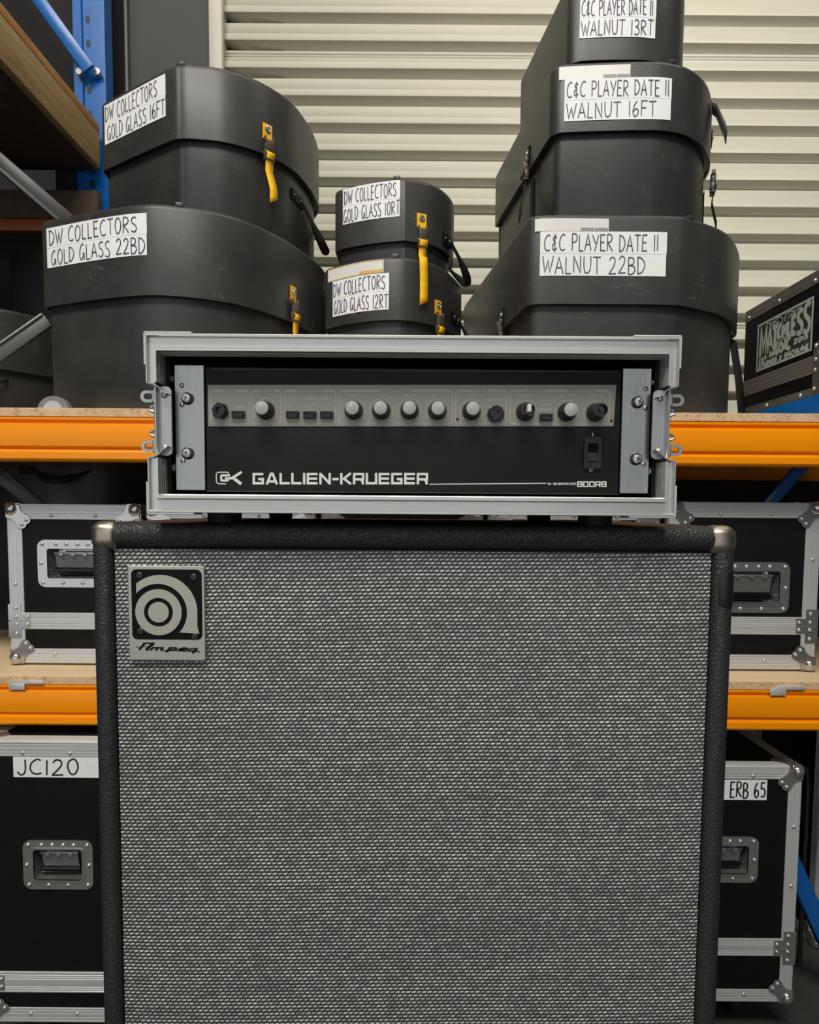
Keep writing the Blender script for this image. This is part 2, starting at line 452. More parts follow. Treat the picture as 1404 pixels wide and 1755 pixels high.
# wide square display letters for the amplifier name
WIDE = {
 'G': (1.12, [[(1.06, .9), (.1, .9), (.1, .1), (1.0, .1), (1.0, .46), (.54, .46)]]),
 'A': (1.22, [[(.1, 0), (.52, .92)], [(.42, .92), (.8, .92)], [(.7, .92), (1.12, 0)], [(.3, .26), (.92, .26)]]),
 'L': (1.0, [[(.1, 1), (.1, .1), (1.0, .1)]]),
 'I': (.2, [[(.1, 0), (.1, 1)]]),
 'E': (1.08, [[(1.06, .9), (.1, .9), (.1, .1), (1.06, .1)], [(.1, .5), (1.02, .5)]]),
 'N': (1.12, [[(.1, 0), (.1, 1)], [(.12, .92), (1.0, .08)], [(1.02, 0), (1.02, 1)]]),
 '-': (.62, [[(0, .46), (.62, .46)]]),
 'K': (1.1, [[(.1, 0), (.1, 1)], [(1.04, .98), (.36, .5), (1.06, .02)]]),
 'R': (1.1, [[(.1, 0), (.1, .9)], [(0, .9), (1.0, .9), (1.0, .44), (.12, .44)], [(.74, .44), (.96, .24), (.98, 0)]]),
 'U': (1.12, [[(.1, 1), (.1, .1), (1.02, .1), (1.02, 1)]]),
 '8': (1.12, [[(.5, .9), (1.02, .9), (1.02, .1), (.1, .1), (.1, .9), (.5, .9)], [(.1, .5), (1.02, .5)]]),
 '0': (1.12, [[(.5, .9), (1.02, .9), (1.02, .1), (.1, .1), (.1, .9), (.5, .9)]]),
 'B': (1.12, [[(.02, .9), (.98, .9), (.98, .5), (.1, .5)], [(.9, .5), (1.03, .5), (1.03, .1), (.02, .1)], [(.1, .1), (.1, .9)]]),
}
def fillet(P, r, n=3):
    if r <= 0 or len(P) < 3: return P
    out = [P[0]]
    for a, b, c in zip(P, P[1:], P[2:]):
        va = Vector((a[0] - b[0], a[1] - b[1])); vc = Vector((c[0] - b[0], c[1] - b[1]))
        rr = min(r, va.length * .45, vc.length * .45)
        p0 = Vector(b) + va.normalized() * rr; p1 = Vector(b) + vc.normalized() * rr
        for i in range(n + 1):
            t = i / n
            q = p0 * (1 - t) ** 2 + Vector(b) * 2 * t * (1 - t) + p1 * t * t
            out.append((q.x, q.y))
    out.append(P[-1]); return out

def ribbon2d(P, wd):
    """centre line -> list of (left, right) points with mitred joins"""
    out = []
    n = len(P)
    for i in range(n):
        a = Vector(P[max(i - 1, 0)]); b = Vector(P[i]); c = Vector(P[min(i + 1, n - 1)])
        d0 = (b - a); d1 = (c - b)
        if d0.length < 1e-9: d0 = d1
        if d1.length < 1e-9: d1 = d0
        d0 = d0.normalized(); d1 = d1.normalized()
        n0 = Vector((-d0.y, d0.x)); n1 = Vector((-d1.y, d1.x))
        m = n0 + n1
        if m.length < 0.2: m = n0
        else:
            m = m.normalized(); m = m * min(1 / max(m.dot(n0), 0.3), 2.2)
        out.append((b + m * wd / 2, b - m * wd / 2))
    return out

def text_strokes(txt, x0, x1, y0, y1, font=FONT, gap=GAP, jitter=0.0, round_=0.0, rng=None):
    """lays txt out inside a box; returns polylines in box units"""
    adv = sum(font[c][0] for c in txt) + gap * (len(txt) - 1)
    k = (x1 - x0) / adv; h = y1 - y0
    x = x0; out = []
    for ch in txt:
        wd, st = font[ch]
        jx = jy = sl = 0.0; js = 1.0
        if jitter and rng:
            jy = rng.uniform(-1, 1) * jitter * h; sl = rng.uniform(-1, 1) * jitter * 0.8; js = 1 + rng.uniform(-1, 1) * jitter
        for s_ in st:
            P = catmull(s_[1:], 5) if s_[0] == S else s_
            Q = [(x + (p[0] + sl * (p[1] - .5)) * k, y0 + jy + (0.5 + (p[1] - .5) * js) * h) for p in P]
            out.append(fillet(Q, round_ * h) if round_ and s_[0] != S else Q)
        x += (wd + gap) * k
    return out

class Rivets:
    """collects rivet heads and links each one as a part of its own"""
    def __init__(self): self.l = []
    def dome(self, *a): self.l.append(a)
    def build(self, name, m, parent):
        for a in self.l:
            b = MB(); b.dome(*a); b.build('rivet', 'rivet_steel' if m == 'chrome' else m, parent, angle=50)

def draw_flat(mb, strokes, wd, org, ax, ay, d):
    """strokes as thin raised ribbons on a flat face"""
    org, ax, ay, d = Vector(org), Vector(ax), Vector(ay), Vector(d)
    d0 = d
    for i_, P in enumerate(strokes):
        d = d0 * (1 + 0.13 * (i_ % 7))     # crossing strokes never share a plane
        rb = ribbon2d(P, wd)
        f = lambda q: org + ax * q.x + ay * q.y
        top = [[f(a) + d for a, b in rb], [f(b) + d for a, b in rb]]
        mb.strip_grid(top)
        # side walls so that the print has a (tiny) thickness
        mb.strip_grid([[f(a) for a, b in rb], [f(a) + d for a, b in rb]])
        mb.strip_grid([[f(b) for a, b in rb], [f(b) + d for a, b in rb]])

# ------------------------------------------------------------------ setting
def setting():
    m = MB(); m.box((-4, -4, -0.1), (4, 2.8, 0.0)); struct(m.build('floor', 'concrete'))
    m = MB(); m.box((-1.028, 2.62, 0), (-0.655, 2.78, 5.2)); m.box((-0.655, 2.70, 0), (4, 2.78, 5.2)); struct(m.build('wall_back', 'wall_paint'))
    m = MB(); m.box((-4, 2.66, 0), (-1.028, 2.78, 5.2)); struct(m.build('wall_rear', 'wall_black'))
    m = MB(); m.box((-2.3, 1.2, 0), (-2.2, 2.62, 5.2)); struct(m.build('wall_left', 'wall_dark'))
    # roller shutter curtain: corrugated profile swept along X
    # one rib: deep recess, ledge, sloping face, seam, front lip
    head = [(0.0, 0.0650), (-0.0285, 0.0650), (-0.0305, 0.0105)]
    tail = [(-0.0685, 0.0052), (-0.0692, 0.0028), (-0.0905, 0.0004), (-0.0918, 0.0), (-0.0924, 0.0012)]
    prof = head + tail
    grooved = head + [(-0.0405, 0.0092), (-0.0412, 0.0118), (-0.0425, 0.0112), (-0.0500, 0.0080), (-0.0507, 0.0104), (-0.0520, 0.0098)] + tail
    per = 0.0925
    ztop = 3.443
    rows = []
    nper = 37
    for k in range(nper):
        for dz, y in (grooved if k in (6, 16, 26) else prof):
            zz = ztop - k * per + dz
            rows.append([(-0.67, 2.578 + y, zz), (3.9, 2.578 + y, zz)])
    m = MB(); m.strip_grid(rows)
    o = m.build('door_1', 'cream_paint', angle=20); struct(o)
    sol = o.modifiers.new('thick', 'SOLIDIFY'); sol.thickness = 0.0012; sol.offset = 1
    m = MB()
    m.box((-0.709, 2.545, 0), (-0.6625, 2.620, 5.0), 0.004); m.box((-0.668, 2.552, 0), (-0.661, 2.560, 5.0))
    struct(m.build('trim_1', 'guide_paint'))
    # conduit on the back wall
    t = thing('conduit_pipe', 'thin grey vertical conduit pipe on the dark back wall left of the shutter', 'pipe', (-1.018, 2.60, 0))
    m = MB(); m.cyl((-1.018, 2.605, 0.0), (-1.018, 2.605, 5.0), 0.0085, n=12); m.build('pipe', 'pipe_grey', t)
    for z in (2.72, 1.9, 1.0):
        m = MB(); m.box((-1.035, 2.595, z - .01), (-1.001, 2.62, z + .01), 0.003); m.cyl((-1.018, 2.605, z - .013), (-1.018, 2.605, z + .013), 0.012, n=14); m.build('clip', 'dark_steel', t)
setting()

# ------------------------------------------------------------------ pallet rack (orange beams, blue frames) and boards
def beam(rack, y, zb, h, sgn, name='beam'):
    # outline in (depth, height): lips, two V grooves and a middle face
    f = [(0, 0.05), (0.0, 0.19), (0.0035, 0.205), (0.0075, 0.28), (0.0005, 0.33), (0, 0.35), (0, 0.80), (0.001, 0.83), (0.0075, 0.855), (0.0065, 0.90), (0.0015, 0.93), (0.0015, 0.975), (0.004, 1.0), (0.05, 1.0), (0.05, 0.0), (0.004, 0.0)]
    m = MB()
    m.prism([(p[0] * sgn, p[1] * h) for p in f], (-1.52, y, zb), (0, 1, 0), (0, 0, 1), (3.04, 0, 0))
    return m.build(name, 'orange_paint', rack, angle=25)
rack = thing('pallet_rack', 'blue and orange pallet rack holding the drum cases and flight cases', 'rack', (0, 1.9, 0))
ZU, ZL = 1.351, 0.757
beam(rack, 1.55, ZU, 0.096, 1); beam(rack, 1.55, ZL, 0.094, 1)
beam(rack, 2.36, ZU, 0.096, -1); beam(rack, 2.36, ZL, 0.094, -1)
for x in (-1.56, 1.52):
    for y in (1.56, 2.30):
        m = MB(); m.box((x, y, 0), (x + .04, y + .06, 1.447), 0.004); m.build('upright', 'blue_paint', rack)
for x0, x1 in ((-0.925, -0.875), (0.845, 0.912)):
    m = MB(); m.box((x0, 2.361, 0), (x1, 2.43, 1.446), 0.004); m.build('upright', 'blue_paint', rack)
def bar(p0, p1, wx, wz):
    """rectangular bar mesh between two points"""
    p0, p1 = Vector(p0), Vector(p1); d = p1 - p0
    q = d.to_track_quat('Z', 'Y').to_matrix().to_4x4()
    m = MB(); m.box((-wx / 2, -wz / 2, 0), (wx / 2, wz / 2, d.length), 0.002, M=Matrix.Translation(p0) @ q)
    return m
bar((1.20, 2.02, 1.473), (1.00, 2.02, 1.238), 0.016, 0.032).build('brace', 'blue_paint', rack)
bar((0.90, 1.72, 0.515), (1.14, 1.72, 0.023), 0.03, 0.042).build('brace', 'blue_paint', rack)
for zt, lab in ((ZU + 0.096, 'upper chipboard shelf board carrying the black drum cases'), (ZL + 0.094, 'lower chipboard shelf board carrying the row of flight cases')):
    m = MB(); m.box((-1.34, 1.551, zt), (1.34, 2.345 if zt < 1 else 2.45, zt + 0.0185), 0.0008, 1)
    if zt > 1: m.box((-1.0, 2.449, zt), (1.34, 2.575, zt + 0.0185))  # rear extension added to stop light falling behind the board
    o = tag(m.build('shelf_board', ['chipboard', 'board_face'], loc=(0, 1.95, zt)), lab, 'shelf')
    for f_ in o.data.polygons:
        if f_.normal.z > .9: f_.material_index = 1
ZS, ZS2 = ZU + 0.096 + 0.0185, ZL + 0.094 + 0.0185
for x, lab in ((-0.88, 'bent grey metal clip over the left end of the lower orange beam'), (0.83, 'bent grey metal clip over the right end of the lower orange beam')):
    m = MB(); zc = ZL + 0.094
    m.box((x - .018, 1.546, zc - .012), (x + .018, 1.5485, zc + .004), 0.0008); m.box((x - .010, 1.5465, zc + .001), (x + .06, 1.551, zc + .009), 0.0008)
    tag(m.build('beam_clip', 'aluminium', loc=(x, 1.547, zc)), lab, 'clip')
m = MB(); m.box((0.915, 1.552, ZS), (0.985, 2.30, ZS + 0.05), 0.003)
tag(m.build('support_beam', 'blue_paint', loc=(0.95, 1.9, ZS)), 'bright blue steel beam lying under the stencilled flight case', 'beam')

# timber shelf unit at the left, running away from the camera
ts = thing('timber_shelf', 'tall timber shelf at upper left with a pale pine edge and dark underside', 'shelf', (-1.5, 2.0, 0))
m = MB(); m.box((-1.063, 1.2, 2.375), (-1.04, 2.42, 2.487), 0.002); m.build('edge_plank', 'pine', ts)
m = MB(); m.box((-2.15, 1.2, 2.4885), (-1.04, 2.42, 2.515), 0.001); m.build('top_board', 'ply_edge', ts)
m = MB(); m.box((-2.15, 2.40, 2.205), (-1.045, 2.435, 2.297), 0.002); m.build('rear_plank', 'dark_shade_ply', ts)  # shade under the shelf is put into this plank's dark colour
m = MB(); m.box((-2.15, 2.395, 2.163), (-1.045, 2.435, 2.203), 0.004); m.build('rear_beam', 'shaded_orange_paint', ts)  # orange beam coloured darker to carry the shelf's shade
m = MB(); m.box((-2.15, 1.2, 2.378), (-1.0635, 2.44, 2.390), 0.001); m.build('underside_board', 'dark_shade_ply', ts)
for x, y in ((-2.15, 1.25), (-2.15, 2.437), (-1.20, 2.437)):
    m = MB(); m.box((x, y, 0), (x + .06, y + .06, 2.487), 0.003); m.build('post', 'dark_steel', ts)
for i, (p0, p1) in enumerate((((-1.27, 1.885, 2.314), (-0.90, 2.035, 1.998)),)):
    b = bar(p0, p1, 0.012, 0.036); b.build('brace', 'dark_steel', ts)
bar((-1.285, 1.875, 2.302), (-0.915, 2.025, 1.986), 0.016, 0.010).build('brace', 'pipe_grey', ts)

# blue upright frame behind it
fr = thing('upright_frame', 'tall blue perforated steel rack upright with a diagonal brace beside the wooden shelf', 'rack upright', (-1.07, 2.5, 0))
m = MB()
pf = [(0, 0), (0.028, 0), (0.032, 0.010), (0.060, 0.010), (0.064, 0), (0.106, 0), (0.106, 0.06), (0.100, 0.06), (0.100, 0.006), (0.068, 0.006), (0.064, 0.016), (0.028, 0.016), (0.024, 0.006), (0.006, 0.006), (0.006, 0.06), (0, 0.06)]
m.prism(pf, (-1.139, 2.46, 0), (1, 0, 0), (0, 1, 0), (0, 0, 4.6)); m.build('post', 'blue_paint', fr, angle=20)
for k in range(14):
    z = 2.272 + k * 0.076
    m = MB(); m.prism(rrect(-0.007, -0.011, 0.007, 0.011, 0.006, 3), (-1.093, 2.4685, z), (1, 0, 0), (0, 0, 1), (0, 0.001, 0)); m.build('perforation', 'black_satin', fr)
bar((-1.45, 2.42, 3.212), (-1.07, 2.42, 2.69), 0.014, 0.040).build('brace', 'blue_paint', fr)
for bx_, bn in ((-1.112, 6), (-1.052, 10)):
    m = MB(); m.cyl((bx_, 2.436, 2.695), (bx_, 2.461, 2.695), 0.011, n=bn); m.build('bolt', 'galvanised', fr)

# loose steel struts at the left edge
def strut(name, lab, p0, p1, wx, wz, mt, mt2):
    t = thing(name, lab, 'strut', p0)
    bar(p0, p1, wx, wz).build('web', mt, t)
    d = (Vector(p1) - Vector(p0)).normalized(); n = Vector((-d.z, 0, d.x))
    if n.z < 0: n = -n
    q0 = Vector(p0) + n * wz * .55 + Vector((0, -wx * .3, 0)); q1 = Vector(p1) + n * wz * .55 + Vector((0, -wx * .3, 0))
    bar(q0, q1, wx * 1.4, 0.005).build('flange', mt2, t)
strut('steel_strut', 'pale metal strut rising to the right behind the large lower left drum case', (-1.15, 1.68, 1.484), (-0.880, 1.735, 1.700), 0.016, 0.030, 'pipe_grey', 'strut_grey')
strut('steel_strut', 'dark metal strut sloping down under the upper orange beam at the far left', (-1.15, 1.845, 1.39), (-0.972, 1.90, 1.222), 0.014, 0.034, 'dark_steel', 'pipe_grey')

# ------------------------------------------------------------------ drum cases
OUT = {
'L22': [(-.862, 1.671), (-.70, 1.605), (-.585, 1.572), (-.508, 1.580), (-.432, 1.612), (-.379, 1.656), (-.321, 1.743), (-.280, 1.838), (-.2435, 1.96), (-.245, 2.05), (-.29, 2.13), (-.38, 2.18), (-.50, 2.19), (-.875, 2.15)],
'L16': [(-.784, 1.835), (-.58, 1.6975), (-.53, 1.6755), (-.488, 1.678), (-.437, 1.689), (-.38, 1.7216), (-.334, 1.768), (-.298, 1.825), (-.276, 1.906), (-.265, 1.985), (-.268, 2.07), (-.31, 2.15), (-.39, 2.19), (-.48, 2.2), (-.80, 2.17)],
'M10': [(-.2072, 1.9384), (-.1642, 1.911), (-.10, 1.882), (-.033, 1.8635), (-.0104, 1.8635), (.05, 1.8906), (.091, 1.940), (.116, 2.01), (.112, 2.09), (.07, 2.15), (0, 2.18), (-.08, 2.19), (-.20, 2.18)],
'M12': [(-.2296, 1.89), (-.1576, 1.836), (-.0964, 1.806), (-.0231, 1.797), (.0509, 1.836), (.0994, 1.905), (.139, 2.02), (.137, 2.10), (.10, 2.17), (.03, 2.22), (-.06, 2.23), (-.222, 2.21)],
'R22': [(.2565, 1.6004), (.29, 1.5865), (.44, 1.5845), (.5675, 1.586), (.618, 1.600), (.717, 1.663), (.784, 1.743), (.845, 1.86), (.85, 1.97), (.81, 2.08), (.73, 2.17), (.62, 2.22), (.50, 2.24), (.165, 2.29)],
'R16': [(.3154, 1.6755), (.33, 1.660), (.42, 1.651), (.512, 1.646), (.579, 1.6495), (.643, 1.678), (.701, 1.737), (.75, 1.833), (.758, 1.93), (.73, 2.04), (.66, 2.12), (.56, 2.17), (.25, 2.20)],
'R13': [(.352, 1.672), (.365, 1.66), (.45, 1.653), (.53, 1.655), (.59, 1.675), (.63, 1.72), (.655, 1.80), (.655, 1.88), (.62, 1.96), (.55, 2.01), (.46, 2.03), (.30, 2.06)],
}
class Wall:
    """plan curve of a case: arc length position -> point and outward normal (viewed from above)"""
    def __init__(self, P, closed_base=True):
        self.C = [Vector((p[0], p[1])) for p in catmull(P)]
        self.A, self.B = self.C[0], self.C[-1]
        self.L = [0.0]
        for a, b in zip(self.C, self.C[1:]): self.L.append(self.L[-1] + (b - a).length)
    def at(self, s, off=0.0):
        """negative s walks along the flat base from corner A to corner B"""
        if s < 0:
            d = (self.B - self.A).normalized(); p = self.A + d * (-s)
            n = Vector((-d.y, d.x))
            return Vector((p.x + n.x * off, p.y + n.y * off)), n
        i = 0
        while i < len(self.L) - 2 and self.L[i + 1] < s: i += 1
        k = (s - self.L[i]) / (self.L[i + 1] - self.L[i])
        p = self.C[i].lerp(self.C[i + 1], k)
        def nrm(j):
            a = self.C[max(j - 1, 0)]; b = self.C[min(j + 1, len(self.C) - 1)]
            d = (b - a).normalized(); return Vector((d.y, -d.x))
        n = nrm(i).lerp(nrm(i + 1), k).normalized()
        return p + n * off, n
    def p3(self, s, z, off=0.0):
        q, n = self.at(s, off); return Vector((q.x, q.y, z))
    def polygon(self, r=0.016):
        """closed outline with rounded base corners, counter-clockwise from A"""
        pts = list(self.C)
        # drop points near the corners then fillet
        A, B = self.A, self.B
        core = [p for p in pts if (p - A).length > r * 1.6 and (p - B).length > r * 1.6]
        path = [core[-1], B, A, core[0]]
        f = fillet([tuple(p) for p in path], r, 4)
        return core[:-1] + [Vector(q) for q in f[:-1]]

def inset(pts, d):
    n = len(pts); out = []
    for i in range(n):
        a, b, c = pts[i - 1], pts[i], pts[(i + 1) % n]
        d0 = (b - a).normalized(); d1 = (c - b).normalized()
        n0 = Vector((-d0.y, d0.x)); n1 = Vector((-d1.y, d1.x)); m = (n0 + n1)
        m = m.normalized() if m.length > .1 else n0
        out.append(b + m * d / max(m.dot(n0), .5))
    return out

def loft(mb, rings, cap0=True, cap1=True):
    V = [[mb.bm.verts.new((p.x, p.y, z)) for p in pts] for pts, z in rings]
    n = len(V[0]); fs = []
    for A, B in zip(V, V[1:]):
        for i in range(n):
            j = (i + 1) % n
            fs.append(mb.bm.faces.new((A[i], A[j], B[j], B[i])))
    if cap0: fs.append(mb.bm.faces.new(V[0][::-1]))
    if cap1: fs.append(mb.bm.faces.new(V[-1]))
    mb._new(fs)

def on_wall(W, strokes, wd, off, step=0.012):
    """ribbons (units metres along the wall, height) -> rows of points on the wall"""
    out = []
    for P in strokes:
        Q = [P[0]]
        for a, b in zip(P, P[1:]):
            L = math.hypot(b[0] - a[0], b[1] - a[1]); k = max(1, int(L / step))
            Q += [(a[0] + (b[0] - a[0]) * i / k, a[1] + (b[1] - a[1]) * i / k) for i in range(1, k + 1)]
        rb = ribbon2d(Q, wd)
        out.append([[W.p3(a.x, a.y, off) for a, b in rb], [W.p3(b.x, b.y, off) for a, b in rb]])
    return out

def wall_patch(W, s0, s1, z0, z1, off, th, n=14, corner=0.0):
    """thin sheet with thickness that follows the wall (labels, strap ends)"""
    m = MB()
    S_ = [s0 + (s1 - s0) * i / n for i in range(n + 1)]
    def row(z, o): return [W.p3(s, z, o) for s in S_]
    m.strip_grid([row(z0, off), row(z0, off + th), row(z1, off + th), row(z1, off), row(z0, off)])
    return m

def cap_letters(W, label, lines, s0, s1, z0, z1, wd, rng):
    m = MB(); wdt = s1 - s0; hgt = z1 - z0
    for txt, u0, u1, v0, v1 in lines:
        st = text_strokes(txt, s0 + u0 * wdt, s0 + u1 * wdt, z0 + v0 * hgt, z0 + v1 * hgt, jitter=0.04, rng=rng)
        for rows in on_wall(W, st, wd, 0.0026): m.strip_grid(rows)
    m.build('handwriting', 'ink', label)

def drum_case(key, label, zb, zl, zt, tape=None, tape_text=None, sticker=None, lugs=(), group='black drum cases'):
    W = Wall(OUT[key])
    poly = W.polygon()
    c = sum(poly, Vector((0, 0))) / len(poly)
    t = thing('drum_case', label, 'drum case', (c.x, c.y, zb), group)
    rng = random.Random(key)
    m = MB(); b = inset(poly, 0.014)
    loft(m, [(inset(b, 0.010), zb), (inset(b, 0.003), zb + 0.003), (b, zb + 0.010), (b, zl + 0.004)])
    m.build('body', 'plastic', t, angle=40)
    m = MB()
    loft(m, [(inset(poly, 0.006), zl + 0.0045), (inset(poly, 0.0055), zl), (poly, zl), (poly, zt - 0.012), (inset(poly, 0.0015), zt - 0.006), (inset(poly, 0.005), zt - 0.002), (inset(poly, 0.011), zt), ], True, True)
    m.build('lid', 'plastic', t, angle=40)
    for s in lugs:
        p, n = W.at(s, -0.006); d = Vector((n.y, -n.x))
        m = MB(); q = Matrix(((d.x, n.x, 0, p.x), (d.y, n.y, 0, p.y), (0, 0, 1, zt - 0.004), (0, 0, 0, 1)))
        m.box((-.009, -.012, 0), (.009, .004, .011), 0.003, M=q); m.build('lid_lug', 'plastic', t)
    if tape:
        s0, s1, z0, z1 = tape; zm = (z0 + z1) / 2
        for i, (a, b_) in enumerate(((zm + .0003, z1), (z0, zm - .0003))):
            lb = wall_patch(W, s0, s1 - (0 if i == 0 else 0.0008), a, b_, 0.0006, 0.0008).build('paper_label', 'paper', t)
            txt, u0, u1 = tape_text[i]
            cap_letters(W, lb, [(txt, u0, u1, .12, .86)], s0, s1, a, b_, 0.0021, rng)
    if sticker:
        s0, s1, z0, z1, kind = sticker
        st = wall_patch(W, s0, s1, z0, z1, 0.0004, 0.0008).build('name_sticker', 'sticker_white', t)
        d = s1 - s0; h = z1 - z0
        if kind == 'amber':
            m = MB(); bw = 0.0016
            for rows in on_wall(W, [[(s0 + bw, z0 + bw), (s1 - bw, z0 + bw), (s1 - bw, z1 - bw), (s0 + bw, z1 - bw), (s0 + bw, z0)]], bw, 0.0016): m.strip_grid(rows)
            for rows in on_wall(W, [[(s0 + d * .62, z0 + h * .16), (s1 - d * .02, z0 + h * .16)]], h * .2, 0.0017): m.strip_grid(rows)
            m.build('printed_border', 'sticker_amber', st)
        else:
            m = MB()
            for rows in on_wall(W, [[(s0 + d * .62, z0 + h * .14), (s0 + d * .8, z0 + h * .14)], [(s0 + d * .81, z0 + h * .14), (s1 - d * .01, z0 + h * .14)]], h * .24, 0.0016): m.strip_grid(rows)
            m.build('printed_strip', 'sticker_grey', st)
    return t, W

def strap(t, W, s, ztab, zbuck, zend, web='yellow_webbing', wd=0.026, dangle=True, zb0=None, out=0.012, front=False):
    """strap set: webbing tab riveted to the lid, snap buckle, hanging webbing"""
    def patch(s0, s1, z0, z1, off, th, n=4):
        return wall_patch(W, s0, s1, z0, z1, off, th, n)
    h = wd / 2
    tab = patch(s - h, s + h, ztab - .036, ztab, 0.0008, 0.0022).build('strap_tab', web, t)
    p, n = W.at(s, 0.003); n3 = Vector((n.x, n.y, 0))
    m = MB(); c = Vector((p.x, p.y, ztab - 0.013))
    m.lathe(c, n3, [(0, .0085), (.0016, .0085), (.0022, .006), (.0012, .005), (.0012, .0042), (.0036, .0032), (.0042, 0)], 18, True, False)
    m.build('rivet', 'chrome', tab)
    # buckle: two shells with side prongs
    d = Vector((n.y, -n.x, 0)) * -1
    q = Matrix(((d.x, n3.x, 0, p.x), (d.y, n3.y, 0, p.y), (0, 0, 1, zbuck), (0, 0, 0, 1)))
    m = MB()
    m.box((-h * .86, 0.000, -.016), (h * .86, .012, .012), 0.003, M=q)
    m.box((-h * 1.04, 0.001, .006), (-h * .7, .010, .020), 0.002, M=q); m.box((h * .7, 0.001, .006), (h * 1.04, .010, .020), 0.002, M=q)
    m.box((-h * 1.06, 0.000, -.030), (-h * .84, .010, -.012), 0.0015, M=q); m.box((h * .84, 0.000, -.030), (h * 1.06, .010, -.012), 0.0015, M=q)
    m.box((-h * 1.06, 0.000, -.036), (h * 1.06, .012, -.031), 0.0015, M=q)
    m.build('buckle', 'buckle', t)
    m = MB()   # webbing wrapped over the bar, then hanging
    rows = []
    for dz, o in ((-.014, .009), (-.018, .013), (-.024, .014), (-.030, .011), (-.040, .0075), (-.06, .006)):
        rows.append([q @ Vector((x, o, dz)) for x in (-h * .84, h * .84)])
    L = zbuck - .06 - zend; k = 8
    for i in range(1, k + 1):
        f = i / k
        oo = out * min(1, f * (7 if front else 1.6))
        sh = Vector((0, -oo, 0)) if front else Vector((0, 0, 0))
        rows.append([sh + q @ Vector((x + (0.004 * math.sin(f * 2.2) if dangle else 0), .006 + (0 if front else oo), -.06 - L * f + (0.006 * (1 if x > 0 else -1) * (1 if i == k else 0)))) for x in (-h * .84, h * .84)])
    m.strip_grid(rows)
    o = m.build('webbing', web, t); so = o.modifiers.new('thick', 'SOLIDIFY'); so.thickness = 0.0018
    # lower anchor strip on the body
    if zb0 is not None:
        patch(s - h * .8, s + h * .8, zb0, zbuck - .03, -0.0125, 0.002).build('lower_strap', web if web != 'yellow_webbing' else 'black_webbing', t)

def carry_handle(t, W, s, z, ds, body=False, drop=0.075):
    """rivet plate and hanging strap handle on the curved side"""
    off = -0.013 if body else 0.001
    pl = wall_patch(W, s - ds, s + ds, z - .013, z + .013, off, 0.004, 5).build('handle_plate', 'black_rubber', t)
    for k in (-0.5, 0.5):
        p, n = W.at(s + ds * k, off + .004)
        m = MB(); m.dome((p.x, p.y, z), (n.x, n.y, 0), 0.0085, 0.006, 12); m.build('rivet', 'black_gloss', pl)
    pts = []
    for i in range(9):
        f = i / 8
        p, n = W.at(s + ds + 0.16 * f, off + 0.004 + 0.036 * math.sin(PI * f))
        pts.append((p.x, p.y, z - drop * math.sin(PI * f) * 1.0))
    m = MB(); m.tube(pts, [0.004, .005, .010, .0115, .0115, .0115, .010, .005, .004], 10); m.build('strap_handle', 'black_rubber', t)

# left stack
t, W = drum_case('L22', 'widest black drum case at the left, bottom of its stack, label ending 22BD', ZS, 1.714, 1.91,
                 (0.0225, 0.303, 1.799, 1.888), (('DW COLLECTORS', .03, .92), ('GOLD GLASS 22BD', .05, .985)), lugs=(0.372,))
strap(t, W, 0.684, 1.803, 1.750, 1.60)
m = MB()   # half-round wheel guard at the foot of the case
wc = W.p3(0.02, ZS, 0.012); ZW = ZS - 0.002
hp = [(0.036 * math.cos(PI * i / 16), 0.034 * math.sin(PI * i / 16)) for i in range(17)]
m.prism(hp, (-0.808, 1.602, ZS), (1, 0, 0), (0, 0, 1), (0, 0.02, 0)); g = m.build('wheel_guard', 'grey_rubber', t)
m = MB(); hp = [(0.022 * math.cos(PI * i / 16), 0.023 * math.sin(PI * i / 16)) for i in range(17)]
m.prism(hp, (-0.808, 1.599, ZS), (1, 0, 0), (0, 0, 1), (0, 0.02, 0)); m.build('hub', 'light_rubber', g)
t, W = drum_case('L16', 'black drum case on top of the wide left case, label ending 16FT GOLD, yellow strap', 1.91, 2.097, 2.263,
                 (0.016, 0.2555, 2.155, 2.249), (('DW COLLECTORS', .02, .88), ('GOLD GLASS 16FT', .05, .99)), lugs=(0.297,))
t['label'] = 'upper black drum case of the left stack, tilted label ending 16FT, yellow strap'
strap(t, W, 0.503, 2.168, 2.116, 1.985)
carry_handle(t, W, 0.640, 2.047, 0.038, True, 0.09)
# middle stack
t, W = drum_case('M12', 'small black drum case with amber-edged sticker and label ending 12RT', ZS, 1.724, 1.88,
                 (0.0317, 0.1998, 1.7495, 1.839), (('DW COLLECTORS', .02, .94), ('GOLD GLASS 12RT', .03, .985)), (0.0140, 0.1860, 1.8403, 1.8725, 'amber'), lugs=(0.2155,))
strap(t, W, 0.342, 1.789, 1.737, 1.65)
carry_handle(t, W, 0.455, 1.767, 0.036)
t, W = drum_case('M10', 'smallest black drum case, top of the middle stack, label ending 10RT', 1.88, 1.942, 2.10,
                 (0.029, 0.193, 2.003, 2.0935), (('DW COLLECTORS', .03, .94), ('GOLD GLASS 10RT', .02, .995)), lugs=(0.182,))
strap(t, W, 0.2515, 2.015, 1.962, 1.768, out=0.064, front=True)
carry_handle(t, W, 0.352, 1.972, 0.026)
